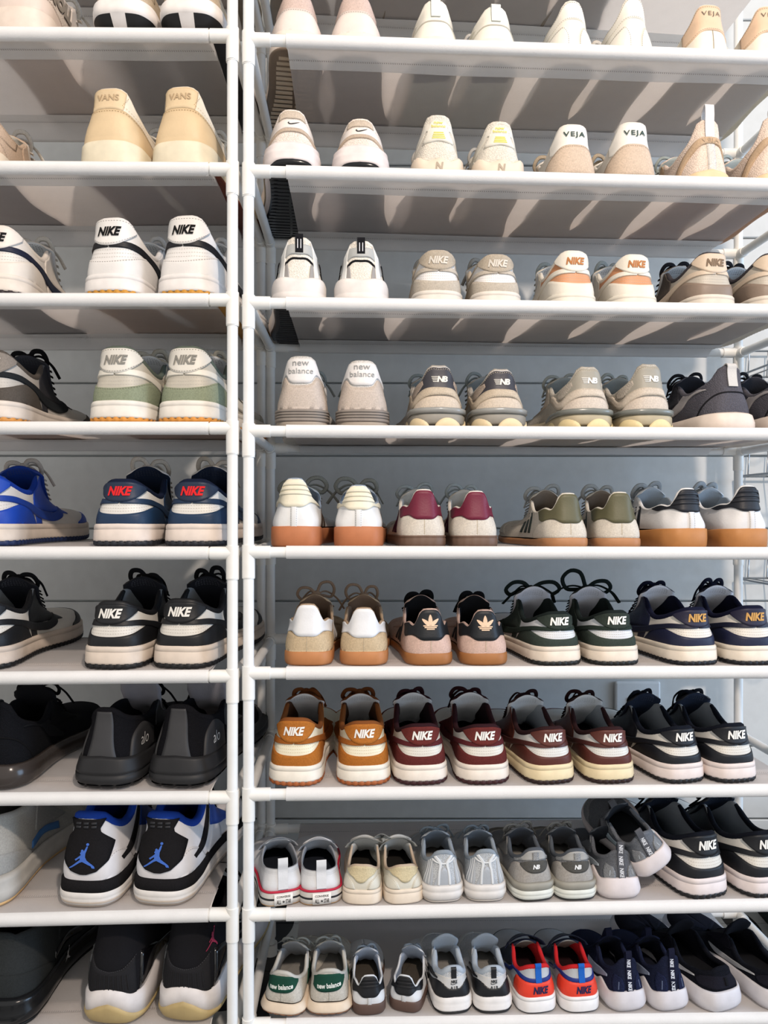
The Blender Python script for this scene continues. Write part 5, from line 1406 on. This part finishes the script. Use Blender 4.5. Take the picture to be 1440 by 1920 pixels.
# ---- fourth shelf
pair(runner, dict(style='574', up='mesh:#c9c6c1', c2='suede:#c2b5aa', c3='leather:#a9abac', tab='leather:#dddad8', txtc='leather:#8d8e8d', mid='rubber:#8a8179', mid2='rubber:#a4988a', out='rubber:#d8d2c8', lin='fabric:#9aa1a3', lace='lace:#9aa3a4', tabw=21, sole_h=34), right, 4, [(563, -2, LH), (679, -1, RH)],
     'pale suede running pair with white lettered tabs, ribbed soles', 104, .98, tops=(672, 680))
pair(runner, dict(style='9060', up='mesh:#a8a29a', c2='suede:#c2b39f', c3='suede:#cdbfae', tab='leather:#3b3a40', win='mesh:#a8998c', txtc='leather:#ddd8ce', clip='clear:#a9aaa6', mid='rubber:#8f8a80', pod='rubber:#dfcca6', out='rubber:#b4a890', lin='fabric:#8f9698', lace='lace:#8f999a', rim='leather:#d2cdc6'), right, 4, [(825, 3, LH), (943, 4, RH)],
     'chunky beige and charcoal running pair with a white heel emblem', 93, .98, tops=(688, 695))
pair(runner, dict(style='9060', up='mesh:#b3ada2', c2='suede:#cbbfb0', c3='suede:#cdc1b4', tab='leather:#9c978b', win='mesh:#b5aca0', txtc='leather:#e0ddd8', clip='clear:#8f938d', mid='rubber:#b0a489', pod='rubber:#e0ce9f', out='rubber:#c4b48c', lin='fabric:#8f9492', lace='lace:#a3a8a4'), right, 4, [(1108, 5, LH), (1224, 7, RH)],
     'chunky sand and grey-green running pair with cream bubble soles', 97, .98, tops=(691, 686))
pair(runner, dict(style='roshe', up='mesh:#55545c', sw='fabric:#a9a5a6', tab='fabric:#c9c6c3', seamc='fabric:#1d1d21', mid='rubber:#ded0c4', out='rubber:#ccbdb0', lin='fabric:#26262b', lace='lace:#1c1c20', eye_c='mesh:#3a3a40', c2='mesh:#4b4a52'), right, 4, [(1378, 8, LH), (1508, 8, RH)],
     'dark grey mesh running pair with cream soles', 95, 1.02, tops=(690, 693))
# ---- fifth shelf
pair(gaz, dict(up='leather:#dfe0e0', tab='leather:#e3dcc6', ribs=1, strip='leather:#dadbdb', stripe='suede:#4c4038', out='rubber:#b5714a', sole_h=32, lace='lace:#8f9088', lin='fabric:#8b98a8', st='fabric:#a5a196', col='fabric:#8b98a8', lw=7, ll=48), right, 5, [(551, -3, LH), (672, -1, RH)],
     'white leather pair with ribbed cream heel tabs', 101, .98, tops=(898, 911))
pair(gaz, dict(up='suede:#d3cbc0', cnt='suede:#d3cbbf', cz=56, tab='leather:#6b1c33', stripe='suede:#4a2030', out='rubber:#6d5648', crepe=1, lace='lace:#a5adae', lin='fabric:#c9c4bb', rim='leather:#e2dcd4', sole_h=20, tz=56), right, 5, [(796, 2, LH), (895, 2, RH)],
     'cream suede pair with burgundy heel tabs', 89, .92, tops=(919, 922))
pair(gaz, dict(up='suede:#cfc8bc', cnt='suede:#d2cabd', cz=56, tab='leather:#5d5a42', stripe='leather:#26302c', out='rubber:#b07d55', lace='lace:#a8abaa', lin='fabric:#7f7265', rim='leather:#d9d4c8', sole_h=17, tz=54, lw=7), right, 5, [(1070, 6, LH), (1166, -2, RH)],
     'cream suede pair with olive heel tabs', 89, .92, tops=(926, 924))
pair(gaz, dict(up='leather:#d9d8d8', tab='leather:#1b1d24', ribs=1, strip='leather:#d5d4d4', stripe='leather:#17191f', out='rubber:#b47a44', sole_h=31, lace='lace:#a9afb3', lin='fabric:#a9b2ba', rim='leather:#dfdfde', lw=8, ll=30, fl=3.4), right, 5, [(1297, 9, LH), (1410, 6, RH)],
     'white leather pair with ribbed black heel tabs and gum soles', 97, .98, tops=(917, 912))
# ---- sixth shelf
pair(gaz, dict(up='suede:#bfa88b', cnt='suede:#c3ae8f', cz=52, tab='leather:#dfe0e2', stripe='leather:#b7b6b6', out='rubber:#b57a4c', lace='lace:#8d7764', lin='fabric:#7a6555', col='suede:#a38c74', sole_h=22, tz=54, lh=1.2, lw=5), right, 6, [(575, -4, LH), (682, -1, RH)],
     'tan suede pair with white heel tabs and gum soles', 93, .95, tops=(1134, 1141))
pair(gaz, dict(up='suede:#cbaea0', cnt='suede:#ceb1a4', cz=52, tab='leather:#191c20', logo='leather:#e2c2a4', stripe='leather:#14161a', out='rubber:#a06a3c', lace='lace:#101114', lin='fabric:#17181b', col='suede:#b79d92', sole_h=19, tz=52, lw=9, ll=26), right, 6, [(808, 3, LH), (911, 0, RH)],
     'pink suede pair with a leafy emblem on black heel tabs', 92, .95, tops=(1143, 1145))
pair(dunk, dk(up='leather:#d3d5d8', over='suede:#343d38', cnt='suede:#3a433d', tab='suede:#343c37', sw='suede:#2b3530', col='fabric:#18201f', ton='leather:#1c2423', lace='lace:#182120', lin='fabric:#1f2626', tlin='fabric:#cfd0d8', mid='rubber:#e0d3c3', out='rubber:#1c1e1e', ll=58, lh=1.2), right, 6, [(1052, 8, LH), (1160, 5, RH)],
     'dark green suede and white pair with white heel lettering', 92, .97, seed=4, tops=(1151, 1149))
pair(dunk, dk(up='leather:#ded8ce', over='leather:#1b1f3a', sw='leather:#171a30', txt='fabric:#c79a5c', tab='leather:#211f36', col='fabric:#10132a', ton='leather:#0f1226', lace='lace:#0d1023', lin='fabric:#15172b', tlin='fabric:#dadae0', mid='rubber:#e3d8c8', out='rubber:#17181e', lh=1.1), right, 6, [(1312, 9, LH), (1420, 4, RH)],
     'navy and cream pair with gold heel lettering', 90, .99, seed=6, tops=(1143, 1140))
# ---- seventh shelf
pair(dunk, dk(up='leather:#e6dfc6', over='suede:#a9662b', cnt='suede:#ab692d', tab='suede:#b06d30', sw='suede:#9d5c28', col='fabric:#7a4824', ton='suede:#6a3c1e', lace='lace:#65391c', lin='fabric:#4a3020', tlin='fabric:#dddcdc', mid='rubber:#e6dfd2', out='rubber:#a05a30', st='fabric:#c9b793'), right, 7, [(550, -5, LH), (684, 3, RH)],
     'orange-brown suede and cream pair with white heel lettering', 94, .98, seed=1, tops=(1351, 1357))
pair(dunk, dk(up='leather:#dad6cc', over='suede:#5f2a28', cnt='suede:#602c2a', tab='suede:#672f2c', sw='suede:#58262a', col='fabric:#2e161b', ton='suede:#331a1e', lace='lace:#2f171c', lin='fabric:#22141a', tlin='fabric:#d8dadc', mid='rubber:#e4dace', out='rubber:#3b1c1e'), right, 7, [(793, 3, LH), (911, 3, RH)],
     'burgundy suede pair with bright white soles', 90, .99, seed=8, tops=(1362, 1363))
pair(dunk, dk(up='leather:#d8d7d2', over='leather:#55291f', cnt='leather:#542820', tab='leather:#5a2e25', sw='leather:#4c2520', col='fabric:#2c181a', ton='leather:#2f1b1c', lace='lace:#2a1719', lin='fabric:#99a0a6', tlin='fabric:#d8dbdd', mid='rubber:#e0cfa9', out='rubber:#2b1a18'), right, 7, [(1040, 9, LH), (1152, 5, RH)],
     'brown leather pair with yellowed cream soles', 89, .96, seed=9, tops=(1367, 1368))
pair(dunk, dk(lace='lace:#0c0f18', over='leather:#15171d', col='fabric:#0d111c', ton='leather:#0c0f19', tlin='fabric:#1d2536', pcol='fabric:#99a2b5', mid='rubber:#ddd0cb'), right, 7, [(1288, 11, LH), (1386, 9, RH)],
     'black and white pair beside the yellowed brown pair', 91, .98, seed=11, tops=(1366, 1361))
# ---- eighth shelf
pair(canvas_shoe, dict(len=.82, up='leather:#d3d4d6', mid='rubber:#d0ccc6'), right, 8, [(531, 13, LH, .008), (603, 8, RH, .008)],
     'small white pair with red piping and white heel loops', 56, .68, tops=(1621, 1625))
pair(strap_shoe, dict(len=.82, up='leather:#cfcbbd', mid='rubber:#ddcfbd', curl=1), right, 8, [(677, -6, LH, .006)],
     'small cream strap pair with suede heel patches', 62, .70, tops=(1623, 1622))
pair(strap_shoe, dict(len=.82, up='leather:#cfcbbd', mid='rubber:#ddcfbd'), right, 8, [(761, 8, RH, .006)],
     'small cream strap pair with suede heel patches', 62, .70, tops=(1623, 1622))
pair(runner, dict(len=.82, style='silver', up='mesh:#b5b9bd', c2='leather:#a7acb2', rail='leather:#d5d8da', mid='rubber:#d8d4d0', out='rubber:#b9b2aa', lin='fabric:#6d7680', lace='lace:#7d8790', col='fabric:#8a949e'), right, 8, [(833, 4, LH), (913, 1, RH)],
     'small silver running pair with white trim', 72, .74, cat='shoe', tops=(1598, 1596))
pair(runner, dict(len=.82, style='993', up='mesh:#7f8082', c2='suede:#a39f9a', c3='leather:#a3a29f', dk='suede:#53524f', win='mesh:#8f9091', txtc='leather:#dfe0e0', mid='rubber:#969389', wedge='rubber:#d8dad2', out='rubber:#222222', lin='fabric:#4d5158', lace='lace:#8f8d88', col='fabric:#50555c'), right, 8, [(1006, 7, LH), (1084, 3, RH)],
     'small grey suede running pair with dark heel badges', 72, .76, tops=(1593, 1595))
pair(runner, dict(len=.82, style='slip', ins='fabric:#2a2c31', up='knit:#63666c', c2='knit:#85888c', c3='fabric:#9ea3a8', dk='fabric:#55565b', txtc='fabric:#dcdde0', mid='rubber:#d6cdcd', out='rubber:#c9bfbd', lin='fabric:#3c4048', sw='fabric:#a9b4be'), right, 8, [(1166, 3, 'upright', .006)],
     'small grey slip-on with lettered heel strap', 68, .76, tops=(1597,))
def lean(s):
    p = Vector(s.root.location)
    s.root.rotation_euler = (math.radians(9), math.radians(-30), math.radians(9))
    s.root.location = (p.x, p.y + .0, p.z + .037)
pair(runner, dict(len=.82, style='slip', ins='fabric:#2a2c31', up='knit:#6b6f76', c2='knit:#85888c', c3='fabric:#9ea3a8', dk='fabric:#55565b', txtc='fabric:#dcdde0', mid='rubber:#d6cdcd', out='rubber:#c9bfbd', lin='fabric:#2c3038', sw='fabric:#b9c9d2'), right, 8, [(1236, 0, 'tilted', .014, lean)],
     'small grey slip-on leaning on its mate, lettered straps', 68, .76, tops=(1597,))
pair(dunk, dk(lace='lace:#0c0f18', over='leather:#15171c', col='fabric:#0b0f19', ton='leather:#0a0d16', tlin='fabric:#151c2a', pcol='fabric:#8b94a6', mid='rubber:#ddd2d0'), right, 8, [(1332, 13, LH), (1446, 12, RH)],
     'large black and white pair on the shelf of small shoes', 98, 1.02, seed=13, tops=(1565, 1563))
# ---- bottom shelf
pair(runner, dict(len=.82, style='327', up='suede:#c3beb4', c2='suede:#c1bcb2', tab='fabric:#1c4538', txtc='fabric:#dfe5e0', mid='rubber:#dbc9b3', out='rubber:#8d5e3e', lin='fabric:#8f9296', col='leather:#b9b7b0', lace='lace:#a6a8a4', name='toddler_sneaker', wide=1.1, inset=1), right, 9, [(526, -14, LH, .004), (617, 1, RH, .004)],
     'small cream pair with green lettered heel patches', 77, .70, tops=(1824, 1820))
pair(gaz, dict(len=.82, up='leather:#d3d5d8', tab='leather:#15161a', ribs=1, strip='leather:#c9cbce', stripe='leather:#17181c', out='rubber:#5a463e', tz=49, sole_h=24, lace='lace:#9aa3ae', lin='fabric:#99a3b3', rim='leather:#cdd3da', lw=7, ll=24), right, 9, [(693, 3, LH, .004), (757, -17, RH, .010)],
     'small white pair with ribbed black heels and brown soles', 68, .66, tops=(1829, 1829))
pair(runner, dict(len=.82, style='airmax', up='mesh:#c2c7cd', c2='leather:#c5c6c6', dk='leather:#17191d', mid='rubber:#e2dfdd', out='rubber:#17181a', lin='fabric:#aeb8c4', col='fabric:#aab5c1', cw=13, tlin='fabric:#b1bbc6', ton='fabric:#a9b5c1', nolace=1, name='toddler_sneaker', ttop=116), right, 9, [(852, 5, LH), (927, 2, RH)],
     'small grey and white pair with black mudguards', 72, .70, tops=(1817, 1817))
pair(mid_strap, dict(len=.82), right, 9, [(1011, 6, LH), (1092, 4, RH)],
     'small bright red and blue pair with blue heel tabs', 62, .70, tops=(1812, 1812))
pair(runner, dict(len=.82, style='slip', ins='fabric:#171a28', up='knit:#1d2238', c2='knit:#1f2540', c3='fabric:#56607a', dk='fabric:#15172a', txtc='fabric:#dfe2ea', mid='rubber:#cfcbcf', out='rubber:#c3bcc0', lin='fabric:#10121f', sw='fabric:#8d97ad', name='toddler_sneaker'), right, 9, [(1181, 8, LH), (1262, 10, RH)],
     'small navy slip-on pair with lettered heel straps', 66, .72, tops=(1800, 1795))
pair(runner, dict(len=.95, style='blackkid', ins='fabric:#17181c', up='knit:#14161e', c2='suede:#1b1b24', c3='fabric:#0e0f14', sw='fabric:#a9abaf', mid='rubber:#cfccd0', out='rubber:#b9b5ba', lin='fabric:#0f1018', ttop=100), right, 9, [(1363, 18, LH), (1478, 18, RH)],
     'black pair with pale side ticks, bottom right', 82, .88, tops=(1817, 1817))
